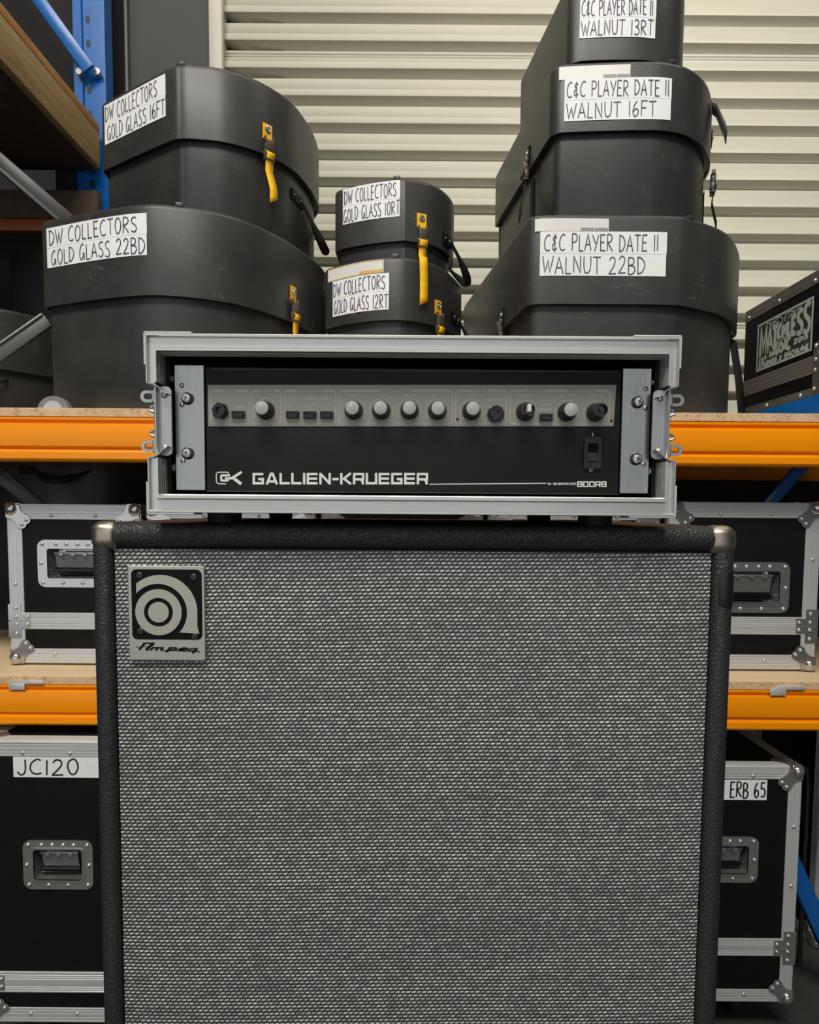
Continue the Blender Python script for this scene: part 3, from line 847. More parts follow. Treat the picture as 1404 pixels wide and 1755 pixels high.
# right stack
t, W = drum_case('R22', 'large black drum case at the base of the right stack, label ending 22BD', ZS, 1.706, 1.90,
                 (0.030, 0.308, 1.766, 1.861), (('C&C PLAYER DATE II', .03, .93), ('WALNUT 22BD', .02, .83)), (0.0180, 0.1790, 1.8618, 1.8885, 'grey'), lugs=(0.373,))
strap(t, W, -0.20, 1.752, 1.705, 1.56, 'black_webbing', 0.03, zb0=1.52)
strap(t, W, 0.90, 1.76, 1.70, 1.50, 'black_webbing', 0.034, zb0=1.50)
m = MB(); q = [(0.842, 1.885, 1.70), (0.862, 1.885, 1.60), (0.880, 1.885, ZS + .003)]
m.strip_grid([[(x - .018, y - .03, z), (x + .018, y + .005, z)] for x, y, z in q])
o = m.build('loose_webbing', 'black_webbing', t); so = o.modifiers.new('thick', 'SOLIDIFY'); so.thickness = 0.002
t, W = drum_case('R16', 'black drum case in the middle of the right stack, label ending 16FT', 1.90, 2.108, 2.26,
                 (0.037, 0.277, 2.131, 2.2215), (('C&C PLAYER DATE II', .02, .97), ('WALNUT 16FT', .02, .85)), (0.0240, 0.1816, 2.2215, 2.2495, 'grey'), lugs=(0.2825,))
strap(t, W, -0.17, 2.165, 2.118, 1.99, 'black_webbing', 0.03, zb0=1.93)
strap(t, W, 0.535, 2.20, 2.085, 1.95, 'black_webbing', 0.03, zb0=1.93)
m = MB()
rows = []
for s_, o_, z_ in ((0.470, 0.001, 2.235), (0.485, 0.012, 2.232), (0.492, 0.026, 2.20), (0.496, 0.033, 2.185), (0.497, 0.036, 2.170)):
    rows.append([W.p3(s_ - .02, z_, o_ + .002), W.p3(s_ + .03, z_ - .006, o_)])
m.strip_grid(rows); o = m.build('strap_flap', 'grey_rubber', t); so = o.modifiers.new('thick', 'SOLIDIFY'); so.thickness = 0.003
t, W = drum_case('R13', 'topmost black drum case of the right stack, cut by the top of the picture', 2.26, 2.2635, 2.455,
                 (0.029, 0.200, 2.311, 2.3965), (('C&C PLAYER DATE II', .02, .95), ('WALNUT 13RT', .02, .96)), lugs=(0.22,))
strap(t, W, 0.50, 2.335, 2.30, 2.24, 'black_webbing', 0.026)

# dark cases lying in the left shelf and in the shadow under the boards, plus one added filler box
OUT['D1'] = [(p[0] - .655, p[1] + .18) for p in OUT['L22']]
t, W = drum_case('D1', 'shadowed black drum case standing at the far left edge behind the pale strut', ZS, 1.60, 1.755, group='dark cases in the shadows')
carry_handle(t, W, 0.33, 1.575, 0.03, True, 0.02)
OUT['D2'] = [(p[0] * 1.35 - 1.01, p[1] * .5 + 1.192) for p in OUT['M12']]
t, W = drum_case('D2', 'dark drum case in shadow under the left end of the upper orange beam, yellow strap', ZS2, 1.335, 1.44, group='dark cases in the shadows')
strap(t, W, 0.045, 1.425, 1.395, 1.272)
carry_handle(t, W, 0.185, 1.357, 0.024, False, 0.03)
t = thing('case_or_filler', 'added black filler box that darkens the gap behind the rightmost flight case', 'case', (0.85, 2.2, ZS2))
m = MB(); m.box((0.40, 2.12, ZS2 + .0005), (1.40, 2.295, 1.345), 0.006); m.build('shell', 'laminate', t)  # filler box, added to keep the lit shutter from showing here
m = MB(); m.box((0.40, 2.1185, 1.262), (1.40, 2.121, 1.268), 0.0005, 1); m.build('filler_seam', 'black_rubber', t)
t = thing('case_or_filler', 'dark blue-black storage case in the left shelf behind the drum cases', 'case', (-1.2, 2.41, ZS))
m = MB(); m.box((-1.335, 2.385, ZS + .012), (-1.05, 2.44, 2.10), 0.008); m.build('panel', 'black_satin', t)
m = MB(); m.box((-1.335, 2.38, ZS), (-1.05, 2.442, ZS + .0125), 0.002); m.build('base_rail', 'dark_steel', t)

# ------------------------------------------------------------------ flight cases
def ridged(mb, p0, p1, wdir, nrm, width, th=0.0022, grooves=(.17, .36, .64, .83)):
    """flat aluminium strip with fine grooves; p0-p1 is its outer edge, it widens along wdir"""
    p0, p1, wdir, nrm = Vector(p0), Vector(p1), Vector(wdir), Vector(nrm)
    pr_ = [(0, 0), (0, th * .6), (0.03, th)]
    for g in grooves:
        pr_ += [(g - .045, th), (g - .03, th - .0009), (g + .03, th - .0009), (g + .045, th)]
    pr_ += [(0.97, th), (1, th * .6), (1, 0)]
    mb.strip_grid([[p + wdir * (a * width) + nrm * h for a, h in pr_] for p in (p0, p1)])
    for p in (p0, p1): mb.poly([p + wdir * (a * width) + nrm * h for a, h in pr_])

LOBE = [(0, 0), (.030, 0), (.0315, .008), (.036, .017), (.044, .023), (.051, .026), (.056, .032), (.056, .040), (.051, .0445), (.047, .0455), (.046, .051), (.040, .056), (.032, .056), (.026, .051), (.023, .044), (.017, .036), (.008, .0315), (0, .030)]
def corner_piece(m, c, sx, sy, sz, k=1.0):
    """ball corner: c the corner point, s* the inward directions"""
    X, Y, Z = Vector((sx, 0, 0)), Vector((0, sy, 0)), Vector((0, 0, sz))
    L = [(a * k, b * k) for a, b in LOBE]
    for u, v, n in ((X, Z, -Y), (X, Y, -Z), (Y, Z, -X)):
        m.prism(L, Vector(c) + n * .0018, u, v, n * 0.0016)
    r = 0.0165 * k
    g = bmesh.ops.create_uvsphere(m.bm, u_segments=20, v_segments=12, radius=r)
    cc = Vector(c) + (X * .0105 + Y * .0035 + Z * .0105) * k
    for v in g['verts']: v.co += cc
    return cc

def dish_handle(t, xc, zc, y, wd, ht):
    """recessed case handle let into the front face"""
    x0, x1, z0, z1 = xc - wd / 2, xc + wd / 2, zc - ht / 2, zc + ht / 2
    fw = 0.0235
    d = MB()
    outer = rrect(x0, z0, x1, z1, 0.018, 5); inner = rrect(x0 + fw, z0 + fw * .9, x1 - fw, z1 - fw * .9, 0.006, 5)
    d.ring(outer, inner, (0, y - .0022, 0), (1, 0, 0), (0, 0, 1), (0, 0.003, 0))
    lip = rrect(x0 + fw - .004, z0 + fw * .9 - .004, x1 - fw + .004, z1 - fw * .9 + .004, 0.009, 5)
    d.ring(lip, inner, (0, y - .0042, 0), (1, 0, 0), (0, 0, 1), (0, 0.003, 0))
    # pressed bowl
    deep = rrect(x0 + fw + .010, z0 + fw * .9 + .007, x1 - fw - .010, z1 - fw * .9 - .004, 0.006, 5)
    rows = [[Vector((p[0], y + yy, p[1])) for p in ring] for ring, yy in ((inner, -.003), (inner, .006), (deep, .034))]
    d.strip_grid([r + [r[0]] for r in rows])
    d.poly(rows[-1])
    hd = d.build('recessed_handle', 'chrome', t)
    hw = wd - 2 * fw - .024
    g = MB()   # swing plate hanging from the top hinge
    zt = z1 - fw * .9 - .008
    g.box((xc - hw / 2, y + .004, zt - .006), (xc + hw / 2, y + .008, zt), 0.001)
    M = Matrix.Translation((xc, y + .007, zt - .003)) @ Matrix.Rotation(R(13), 4, 'X')
    g.box((-hw * .48, -.001, -(ht - 2 * fw) * .66), (hw * .48, .001, 0), 0.0006, 1, M=M)
    for k in (-.3, 0, .3): g.box((xc + hw * k - .005, y + .001, zt - .009), (xc + hw * k + .005, y + .010, zt - .001), 0.001, 1)
    g.build('swing_plate', 'galvanised', hd)
    g = MB(); zb = z0 + fw * .9 + .017
    g.cyl((xc - hw / 2, y + .020, zb), (xc + hw / 2, y + .020, zb), 0.0105, n=16)
    for s in (-1, 1): g.lathe((xc + s * hw / 2, y + .020, zb), (s, 0, 0), [(0, .0105), (.003, .007), (.007, .003)], 14)
    g.build('grip', 'black_gloss', hd)
    rv = Rivets()
    xs = [x0 + .012] + [x0 + wd * f for f in (.27, .42, .58, .73)] + [x1 - .012]
    for x in xs: rv.dome((x, y - .0022, z1 - .0105), (0, -1, 0), 0.0048, 0.004)
    for x in (x0 + .012, x0 + wd * .36, x0 + wd * .64, x1 - .012): rv.dome((x, y - .0022, z0 + .0105), (0, -1, 0), 0.0048, 0.004)
    for x in (x0 + .0085, x1 - .0085): rv.dome((x, y - .0022, zc), (0, -1, 0), 0.0048, 0.004)
    rv.build('rivets', 'chrome', hd)
    return inner

def flight_case(label, x0, x1, y0, y1, z0, z1, zs=None, sw=0.030, handle=None, hsize=(.166, .113), casters=False, group='flight cases', ball=1.0, smid=None, topw=None):
    t = thing('flight_case', label, 'flight case', ((x0 + x1) / 2, (y0 + y1) / 2, z0), group)
    f = y0 + 0.0025
    m = MB()
    if handle:
        wd, ht = hsize; fw = .0235; xc, zc = handle
        inner = dish_handle(t, xc, zc, f, wd, ht)
        hx0, hx1, hz0, hz1 = xc - wd / 2 + fw - .002, xc + wd / 2 - fw + .002, zc - ht / 2 + fw * .9 - .002, zc + ht / 2 - fw * .9 + .002
        A = [m.bm.verts.new((x, f, z)) for x, z in ((x0 + .002, z0 + .002), (x1 - .002, z0 + .002), (x1 - .002, z1 - .002), (x0 + .002, z1 - .002))]
        B = [m.bm.verts.new((x, f, z)) for x, z in ((hx0, hz0), (hx1, hz0), (hx1, hz1), (hx0, hz1))]
        C = [m.bm.verts.new((v.co.x, y1 - .002, v.co.z)) for v in A]
        for i in range(4):
            j = (i + 1) % 4
            m.bm.faces.new((A[i], A[j], B[j], B[i])); m.bm.faces.new((A[j], A[i], C[i], C[j]))
        m.bm.faces.new(C[::-1])
    else:
        m.box((x0 + .002, f, z0 + .002), (x1 - .002, y1 - .002, z1 - .002))
    m.build('panel_body', 'laminate', t)
    # angle extrusions: front frame, rear frame and the four edges running back
    ir = 0.028 * ball
    tw = topw or sw
    def edge(p0, p1, dirs, ws=(sw, sw)):
        e = MB()
        for (wd_, nr), ww in zip(dirs, ws): ridged(e, p0, p1, wd_, nr, ww)
        vert = abs(p0[2] - p1[2]) > 0.01
        return e.build('edge_extrusion', 'aluminium_upright' if vert else 'aluminium', t, angle=20)
    Xp, Xn, Yp, Yn, Zp, Zn = (1, 0, 0), (-1, 0, 0), (0, 1, 0), (0, -1, 0), (0, 0, 1), (0, 0, -1)
    yf = f
    for z, d, n, ww in ((z1, Zn, Zp, tw), (z0, Zp, Zn, sw)):
        edge((x0 + ir, yf, z), (x1 - ir, yf, z), ((d, Yn), (Yp, n)), (ww, sw))
        edge((x0 + ir, y1, z), (x1 - ir, y1, z), ((d, Yp), (Yn, n)), (ww, sw))
        for x, dx, nx in ((x0, Xp, Xn), (x1, Xn, Xp)):
            edge((x, y0 + ir, z), (x, y1 - ir, z), ((d, nx), (dx, n)), (ww, sw))
    for x, dx, nx in ((x0, Xp, Xn), (x1, Xn, Xp)):
        edge((x, yf, z0 + ir), (x, yf, z1 - ir), ((dx, Yn), (Yp, nx)))
        edge((x, y1, z0 + ir), (x, y1, z1 - ir), ((dx, Yp), (Yn, nx)))
    if zs:
        hw = smid or 0.036
        e = MB()
        ridged(e, (x0 + .002, yf, zs + hw / 2), (x1 - .002, yf, zs + hw / 2), Zn, Yn, hw, 0.0026, (.12, .22, .32, .68, .78, .88))
        for x, n in ((x0, Xn), (x1, Xp)): ridged(e, (x, yf, zs + hw / 2), (x, y1, zs + hw / 2), Zn, n, hw, 0.0026, (.12, .22, .32, .68, .78, .88))
        e.build('lid_band', 'aluminium', t, angle=20)
        for x, s in ((x0, 1), (x1, -1)):
            for up in (1, -1):
                e = MB()
                pts = [(0, .001), (.050, .001), (.050, .017), (.028, .017), (.028, .040), (0, .040)]
                e.prism([(a, b * up) for a, b in pts], (x - s * .002, yf - .0028, zs), (s, 0, 0), (0, 0, 1), (0, -.0016, 0))
                e.prism([(a, b * up) for a, b in pts], (x - s * .0028, yf - .003, zs), (0, 1, 0), (0, 0, 1), (-s * .0016, 0, 0))
                br = e.build('hybrid_brace', 'chrome', t)
                rv = Rivets()
                for a, b in ((.041, .009), (.015, .009), (.015, .030)): rv.dome((x + s * a, yf - .0044, zs + up * b), Yn, .0048, .004)
                rv.build('rivets', 'chrome', br)
    for x, sx in ((x0, 1), (x1, -1)):
        for y, sy in ((yf - .002, 1), (y1, -1)):
            for z, sz in ((z0, 1), (z1, -1)):
                e = MB(); corner_piece(e, (x, y, z), sx, sy, sz, ball)
                cp = e.build('ball_corner', 'chrome', t, angle=40)
                if sy == 1:
                    rv = Rivets()
                    for a, b in ((.047, .036), (.036, .047)): rv.dome((x + sx * a * ball, y - .0034, z + sz * b * ball), Yn, .0048 * ball, .004)
                    rv.build('rivets', 'chrome', cp)
    rv = Rivets(); n = max(2, int((x1 - x0) / .10)); 
    for i in range(1, n):
        x = x0 + (x1 - x0) * i / n
        rv.dome((x, yf - .0022, z1 - tw * .74), Yn, .0046, .0036); rv.dome((x, yf - .0022, z0 + sw * .6), Yn, .0046, .0036)
    n = max(2, int((z1 - z0) / .13))
    for i in range(1, n):
        z = z0 + (z1 - z0) * i / n
        for x in (x0 + sw * .45, x1 - sw * .45): rv.dome((x, yf - .0022, z), Yn, .0046, .0036)
    rv.build('rivets', 'chrome', t)
    if casters:
        for x in (x0 + .10, x1 - .10):
            for y in (y0 + .09, y1 - .09):
                c = MB()
                c.box((x - .045, y - .04, z0 - .006), (x + .045, y + .04, z0 - .0022), 0.001)
                c.cyl((x, y, z0 - .016), (x, y, z0 - .006), .026, n=18)
                for s in (-1, 1): c.box((x + s * .018 - .0015, y - .012, 0.034), (x + s * .018 + .0015, y + .022, z0 - .014), 0.001)
                k = c.build('caster', 'galvanised', t)
                wz = 0.0375
                c = MB(); c.lathe((x - .014, y + .008, wz), (1, 0, 0), [(0, .030), (.003, .0365), (.025, .0365), (.028, .030)], 24); c.build('wheel', 'black_rubber', k)
    return t, f

def shelf_case(label, x0, x1, y0, z1, **kw):
    return flight_case(label, x0, x1, y0, y0 + 0.42, ZS2 + .0065, z1, **kw)
YF = 1.66
shelf_case('leftmost flight case on the lower shelf, chrome handle beside the speaker cabinet', -0.954, -0.640, YF, 1.254, zs=0.977, sw=.034, smid=.040, handle=(-0.802, 1.115))
shelf_case('second flight case from left, seen only under the left of the amplifier rack', -0.620, -0.226, YF, 1.254, zs=0.974)
shelf_case('middle flight case of the lower shelf, only corner plates showing under the rack', -0.206, 0.170, YF, 1.257, zs=0.974, topw=0.016)
shelf_case('fourth flight case from left, seen under the right of the amplifier rack', 0.188, 0.590, YF, 1.258, zs=0.974)
shelf_case('rightmost flight case on the lower shelf, chrome handle half behind the speaker cabinet', 0.612, 0.968, YF - .01, 1.270, zs=0.980, handle=(0.812, 1.071), sw=.034, smid=.042, hsize=(.178, .121))

def tape_text(parent, words, x0, x1, z0, z1, y, seed, wd=0.0036):
    m = MB(); m.box((x0, y - .0006, z0), (x1, y, z1)); lb = m.build('paper_label', 'paper', parent)
    m = MB(); h = z1 - z0
    st = []
    for txt, tx0, tx1 in words: st += text_strokes(txt, tx0, tx1, z0 + h * .13, z0 + h * .86, jitter=.05, rng=random.Random(seed))
    draw_flat(m, st, wd, (0, y - .0006, 0), (1, 0, 0), (0, 0, 1), (0, -.0003, 0))
    m.build('handwriting', 'ink_dark', lb)
mat('ink_dark', (34, 32, 50), 0.5, var=0.2, vscale=30)
YL = 1.585
t, f = flight_case('tall black flight case on the floor at the left, white tape reading JC120', -0.948, -0.22, 1.4975, 2.10, 0.092, 0.7375, zs=0.186, sw=0.034, smid=.049, handle=(-0.7735, 0.4585), casters=True, hsize=(.1545, .112))
tape_text(t, (('JC120', -0.858, -0.722),), -0.866, -0.672, 0.657, 0.7045, f - .0003, 3)
t, f = flight_case('tall black flight case on the floor at the right, white tape ending in 65', 0.235, 0.915, YL, 2.12, 0.089, 0.661, zs=0.2236, sw=0.030, smid=.043, handle=(0.742, 0.437), casters=True, hsize=(.160, .111))
tape_text(t, (('REV', 0.676, 0.722), ('ERB 65', 0.750, 0.832)), 0.600, 0.8355, 0.581, 0.629, f - .0003, 5)

flight_case('added dark flight case filling the gap behind the blue brace at the right edge', 1.17, 1.58, 1.93, 2.3, 0.004, 0.71)  # added to make the gap beside the right floor case dark

# flight case on the upper shelf at the right, seen end-on along its stencilled side
def stencil_case():
    X0, Y0, Y1, Z0, Z1 = 0.915, 1.20, 1.962, ZS + .05, 1.795
    t = thing('flight_case', 'black flight case with pale stencilled music-store sign at the right edge of the upper shelf', 'flight case', (1.1, 1.6, Z0))
    m = MB(); m.box((X0 + .003, Y0, Z0), (1.36, Y1, Z1), 0.001, 1); m.build('panel_body', 'laminate', t)
    Xn = (-1, 0, 0)
    for p0, p1, d, ww, nm in (((X0 + .003, Y0, Z1 + .001), (X0 + .003, Y1, Z1 + .001), (0, 0, -1), .030, 'edge_extrusion'), ((X0 + .003, Y0, Z0), (X0 + .003, Y1, Z0), (0, 0, 1), .018, 'edge_extrusion'),
                              ((X0 + .003, Y0, 1.606), (X0 + .003, Y1, 1.606), (0, 0, -1), .040, 'lid_band')):
        e = MB(); ridged(e, p0, p1, d, Xn, ww)
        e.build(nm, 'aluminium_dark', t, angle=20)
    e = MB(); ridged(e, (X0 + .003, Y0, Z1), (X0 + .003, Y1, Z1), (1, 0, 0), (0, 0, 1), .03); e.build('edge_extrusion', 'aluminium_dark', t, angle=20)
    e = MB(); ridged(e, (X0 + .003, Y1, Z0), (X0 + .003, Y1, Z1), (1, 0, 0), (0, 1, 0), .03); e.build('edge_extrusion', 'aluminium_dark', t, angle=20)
    rv = Rivets()
    for i in range(5):
        y = Y0 + .12 + i * .155
        rv.dome((X0 + .001, y, Z1 - .02), Xn, .005, .004); rv.dome((X0 + .001, y + .04, Z0 + .009), Xn, .005, .004)
    rv.build('rivets', 'chrome', t)
    # latch dish at the near end of the band
    m = MB(); m.prism(rrect(1.45, 1.522, 1.618, 1.634, .012), (X0 + .0008, 0, 0), (0, 1, 0), (0, 0, 1), (-.0025, 0, 0)); dd = m.build('latch_plate', 'chrome', t)
    m = MB(); m.box((X0 - .012, 1.48, 1.545), (X0, 1.585, 1.612), .004); m.build('butterfly_latch', 'chrome', dd)
    rv = Rivets()
    for y, z in ((1.609, 1.530), (1.609, 1.572), (1.609, 1.595), (1.609, 1.626)): rv.dome((X0 - .0015, y, z), Xn, .0045, .004)
    rv.build('rivets', 'chrome', dd)
    # stencil: u runs from the far end (0) to the near end (1), v upward
    ya, yb, za, zb = 1.892, 1.634, 1.62, 1.742
    P = lambda u, v: (ya + (yb - ya) * u, za + (zb - za) * v)
    org, ax, ay, dd_ = (X0 + .0028, 0, 0), (0, 1, 0), (0, 0, 1), (-.0004, 0, 0)
    m = MB(); m.prism([P(0, 0), P(1, 0), P(1, 1), P(0, 1)], org, ax, ay, dd_); sg = m.build('stencilled_sign', 'stencil_haze', t)
    m = MB()
    def put(strokes, wd):
        draw_flat(m, [[P(*q) for q in s_] for s_ in strokes], wd, (X0 + .0024, 0, 0), ax, ay, (-.0004, 0, 0))
    put([[(.0, .02), (1, .02)], [(0, .98), (1, .98)], [(.012, 0), (.012, 1)], [(.988, 0), (.988, 1)]], .0055)
    for ch, u0, u1, v0, v1 in (('M', .06, .20, .30, .88), ('A', .205, .305, .30, .82), ('T', .30, .40, .40, .79), ('C', .405, .475, .50, .77), ('H', .485, .56, .52, .74), ('L', .575, .64, .50, .76), ('E', .65, .725, .47, .80), ('S', .74, .835, .42, .86), ('S', .85, .955, .38, .92)):
        put(text_strokes(ch, u0, u1, v0, v1), .0115)
    for ch, u0, u1, v0, v1 in (('M', .27, .36, .20, .42), ('U', .375, .44, .22, .48), ('S', .45, .515, .23, .49), ('I', .535, .555, .23, .48), ('C', .57, .65, .22, .42)):
        put(text_strokes(ch, u0, u1, v0, v1), .0092)
    put(text_strokes('EST', .06, .21, .175, .255), .0044); put(text_strokes('2015', .70, .93, .26, .345), .0044)
    put(text_strokes('STUDIOS & BACKLINE', .05, .95, .06, .145), .0050)
    for s_ in (1, -1):
        b = lambda x, y: (.5 + s_ * x, y)
        put([catmull([b(.02, .80), b(.03, .90), b(.10, .94), b(.20, .90), b(.30, .93)], 5), catmull([b(.08, .82), b(.14, .88), b(.22, .85)], 5)], .0026)
    m.build('lettering', 'stencil', sg)
mat_brushed('rim_metal', (204, 204, 198), 0.32, (0.4, 8, 8), metal=0.78)
mat_brushed('rim_metal_upright', (204, 204, 198), 0.32, (8, 8, 0.4), metal=0.78)
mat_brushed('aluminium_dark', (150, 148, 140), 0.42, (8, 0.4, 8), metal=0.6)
stencil_case()

# bent steel tube frame in the dark behind the right-hand floor case
t = thing('tube_frame', 'thin grey bent tube frame in the dark beside the right floor case', 'frame', (1.0, 1.85, 0))
m = MB(); m.tube([(1.085, 1.85, 0.0), (1.085, 1.85, 0.50), (1.08, 1.85, 0.556), (1.06, 1.85, 0.566), (1.03, 1.85, 0.575)], 0.006, 8); m.build('tube', 'dark_steel', t)

# ------------------------------------------------------------------ speaker cabinet
def speaker_cabinet():
    YC = 0.711
    XL, XR, ZT = -0.3255, 0.3335, 1.2345
    gl, gr, gt = -0.3045, 0.3115, 1.2085
    t = thing('speaker_cabinet', 'large black speaker cabinet with silver woven grille and square badge, standing in front', 'speaker cabinet', (0.004, 0.92, 0))
    m = MB(); yb = 1.115; zb = 0.03
    m.box((XL, YC, gt), (XR, yb, ZT), 0.011, 4); m.box((XL, YC, zb), (XR, yb, zb + .026), 0.011, 4)
    m.box((XL, YC, zb), (gl, yb, ZT), 0.0095, 4); m.box((gr, YC, zb), (XR, yb, ZT), 0.0095, 4)
    m.box((gl - .005, yb - .02, zb + .01), (gr + .005, yb - .004, ZT - .01))
    m.build('shell', 'tolex', t, angle=50)
    m = MB()
    n = 24
    f = lambda u, v: (gl + .0012 + (gr - gl - .0024) * u, YC + .0075 - .0018 * (1 - (2 * u - 1) ** 8), zb + .026 + (gt - .0015 - zb - .026) * v)
    m.strip_grid([[f(i / n, j / n) for i in range(n + 1)] for j in range(n + 1)])
    m.build('grille_cloth', 'grille', t)
    m = MB()   # black baffle edge behind the cloth
    m.box((gl, YC + .010, zb + .02), (gr, YC + .022, gt)); m.build('baffle', 'black_rubber', t)
    for sx, x in ((1, XL), (-1, XR)):
        for sz, z in ((-1, ZT), (1, zb)):
            for sy, y in ((1, YC), (-1, yb)):
                c = MB()
                ln = .0262
                vs = c.box((0, 0, 0), (ln + (.004 if sz < 0 else 0), .034, .031), 0.0115, 5)
                # keep only the outer skin shape: position the cap over the corner
                for v in vs: v.co = Vector((x - sx * .0016 + sx * v.co.x, y - sy * .0016 + sy * v.co.y, z - sz * .0014 + sz * v.co.z))
                # cut the grille-side lower inner quarter away so that the cap is an angle, not a block
                geom = c.bm.verts[:] + c.bm.edges[:] + c.bm.faces[:]
                c.build('corner_cap', 'worn_brass_steel', t, angle=50)
    m = MB(); m.box((0.3128, YC - .0008, 1.146), (XR + .0007, YC + .06, 1.193), .009, 3); m.build('tape_patch', 'black_satin', t)
    for x in (XL + .06, XR - .06):
        for y in (YC + .06, yb - .06):
            c = MB(); c.lathe((x, y, 0), (0, 0, 1), [(0, .016), (.004, .019), (.034, .021)], 18); c.build('foot', 'black_rubber', t)
    # badge: units of the drawing are 1/9.24 px of the plate; 1250 units = 78.3 mm
    k = 0.0783 / 1250; bx, bz = -0.2879, 1.1904
    P = lambda x, y: (bx + (x - 40) * k, bz - (y - 85) * k)
    yb_ = YC + .0012
    b = MB(); b.box((bx, yb_, bz - .0975), (bx + .0783, yb_ + .0045, bz), 0.0006, 1); bd = b.build('badge', 'badge_metal', t)
    o, ax, ay = (0, yb_, 0), (1, 0, 0), (0, 0, 1)
    b = MB(); x0, z0 = P(97, 1296); x1, z1 = P(1248, 140); b.prism(rrect(x0, z0, x1, z1, .0055), o, ax, ay, (0, -.0003, 0)); b.build('black_field', 'black_enamel', bd)
    d2 = (0, -.0012, 0); o2 = (0, yb_ - .0003, 0)
    b = MB()
    out = [P(575 + 600 * math.cos(R(a)), 830 - 600 * math.sin(R(a))) for a in [130.5 - 130.5 * i / 24 for i in range(25)]]
    out += [P(1174, 960), P(1172, 1060), P(1180, 1120), P(1206, 1190), P(886, 1190)]
    out += [P(537 + 470 * math.cos(R(a)), 845 - 470 * math.sin(R(a))) for a in [-42 + (138 + 42) * i / 30 for i in range(31)]]
    # strip between the two arcs, built as quads so that the concave outline stays clean
    no = 40
    def arc_out(f):
        if f < .78:
            a = R(130.5 - 130.5 * f / .78); return P(575 + 600 * math.cos(a), 830 - 600 * math.sin(a))
        g = (f - .78) / .22; y = 830 + 360 * g
        return P(1175 - 3 * g + (33 * max(0, (g - .62) / .38) ** 1.8), y)
    def arc_in(f):
        a = R(138.5 - (138.5 + 44) * f); q = (537 + 470 * math.cos(a), 845 - 470 * math.sin(a))
        return P(q[0], min(q[1], 1190))
    A = [arc_out(i / no) for i in range(no + 1)]; B = [arc_in(i / no) for i in range(no + 1)]
    yt = yb_ - .0015
    tv = lambda q, y: (q[0], y, q[1])
    b.strip_grid([[tv(q, yt) for q in A], [tv(q, yt) for q in B]])
    b.strip_grid([[tv(q, yb_) for q in A], [tv(q, yt) for q in A]]); b.strip_grid([[tv(q, yb_) for q in B], [tv(q, yt) for q in B]])
    b.strip_grid([[tv(A[-1], yb_), tv(B[-1], yb_)], [tv(A[-1], yt), tv(B[-1], yt)]]); b.strip_grid([[tv(A[0], yb_), tv(B[0], yb_)], [tv(A[0], yt), tv(B[0], yt)]])
    cx_, cz_ = P(540, 842)
    b.ring(circ(cx_, cz_, 379 * k, 48), circ(cx_, cz_, 237 * k, 48), o2, ax, ay, d2)
    b.prism(circ(cx_, cz_, 169 * k, 40), o2, ax, ay, d2)
    b.build('emblem', 'badge_metal', bd)
    for x, y in ((236, 240), (1118, 262), (238, 1155), (1122, 1238)):
        c = MB(); px, pz = P(x, y); c.lathe((px, yb_ - .0003, pz), (0, -1, 0), [(0, .0034), (.0006, .0034), (.0011, .0028), (.0013, 0)], 18)
        for a in (45, 135):
            M = Matrix.Translation((px, yb_ - .0016, pz)) @ Matrix.Rotation(R(a), 4, 'Y'); c.mi = 1; c.box((-.0019, -.0001, -.0004), (.0019, .0003, .0004), M=M); c.mi = 0
        c.build('screw', ['dark_steel', 'black_gloss'], bd)
    b = MB()
    st = [[(155, 1422), (238, 1424), (300, 1416), (392, 1416)], [(205, 1468), (262, 1400), (304, 1357)], [(268, 1362), (340, 1357), (458, 1357)], [(318, 1474), (392, 1400), (440, 1360)],
          [(385, 1474), (440, 1424)], [(428, 1430), (610, 1432)], [(470, 1474), (516, 1432)], [(552, 1474), (602, 1434)],
          [(642, 1502), (730, 1426)], [(700, 1434), (800, 1434), (824, 1442), (800, 1470), (690, 1472)],
          [(866, 1456), (990, 1454), (1000, 1440), (976, 1432), (905, 1434), (862, 1456), (850, 1474), (965, 1482)],
          [(1150, 1440), (1060, 1440), (1014, 1464), (1020, 1480), (1110, 1480)], [(1165, 1440), (1078, 1515)], [(1100, 1490), (1206, 1492)]]
    st += [[(585, 1478), (640, 1482), (700, 1472)], [(800, 1470), (850, 1478), (900, 1480)], [(960, 1482), (1000, 1480), (1030, 1472)]]
    wds = [11, 34, 24, 46, 30, 20, 32, 34, 40, 26, 22, 22, 34, 12, 12, 12, 12]
    for i_, (s_, wd) in enumerate(zip(st, wds)):
        draw_flat(b, [[P(*q) for q in s_]], wd * k, o, ax, ay, (0, -.0003 - .00002 * i_, 0))
    b.build('lettering', 'black_enamel', bd)
speaker_cabinet()

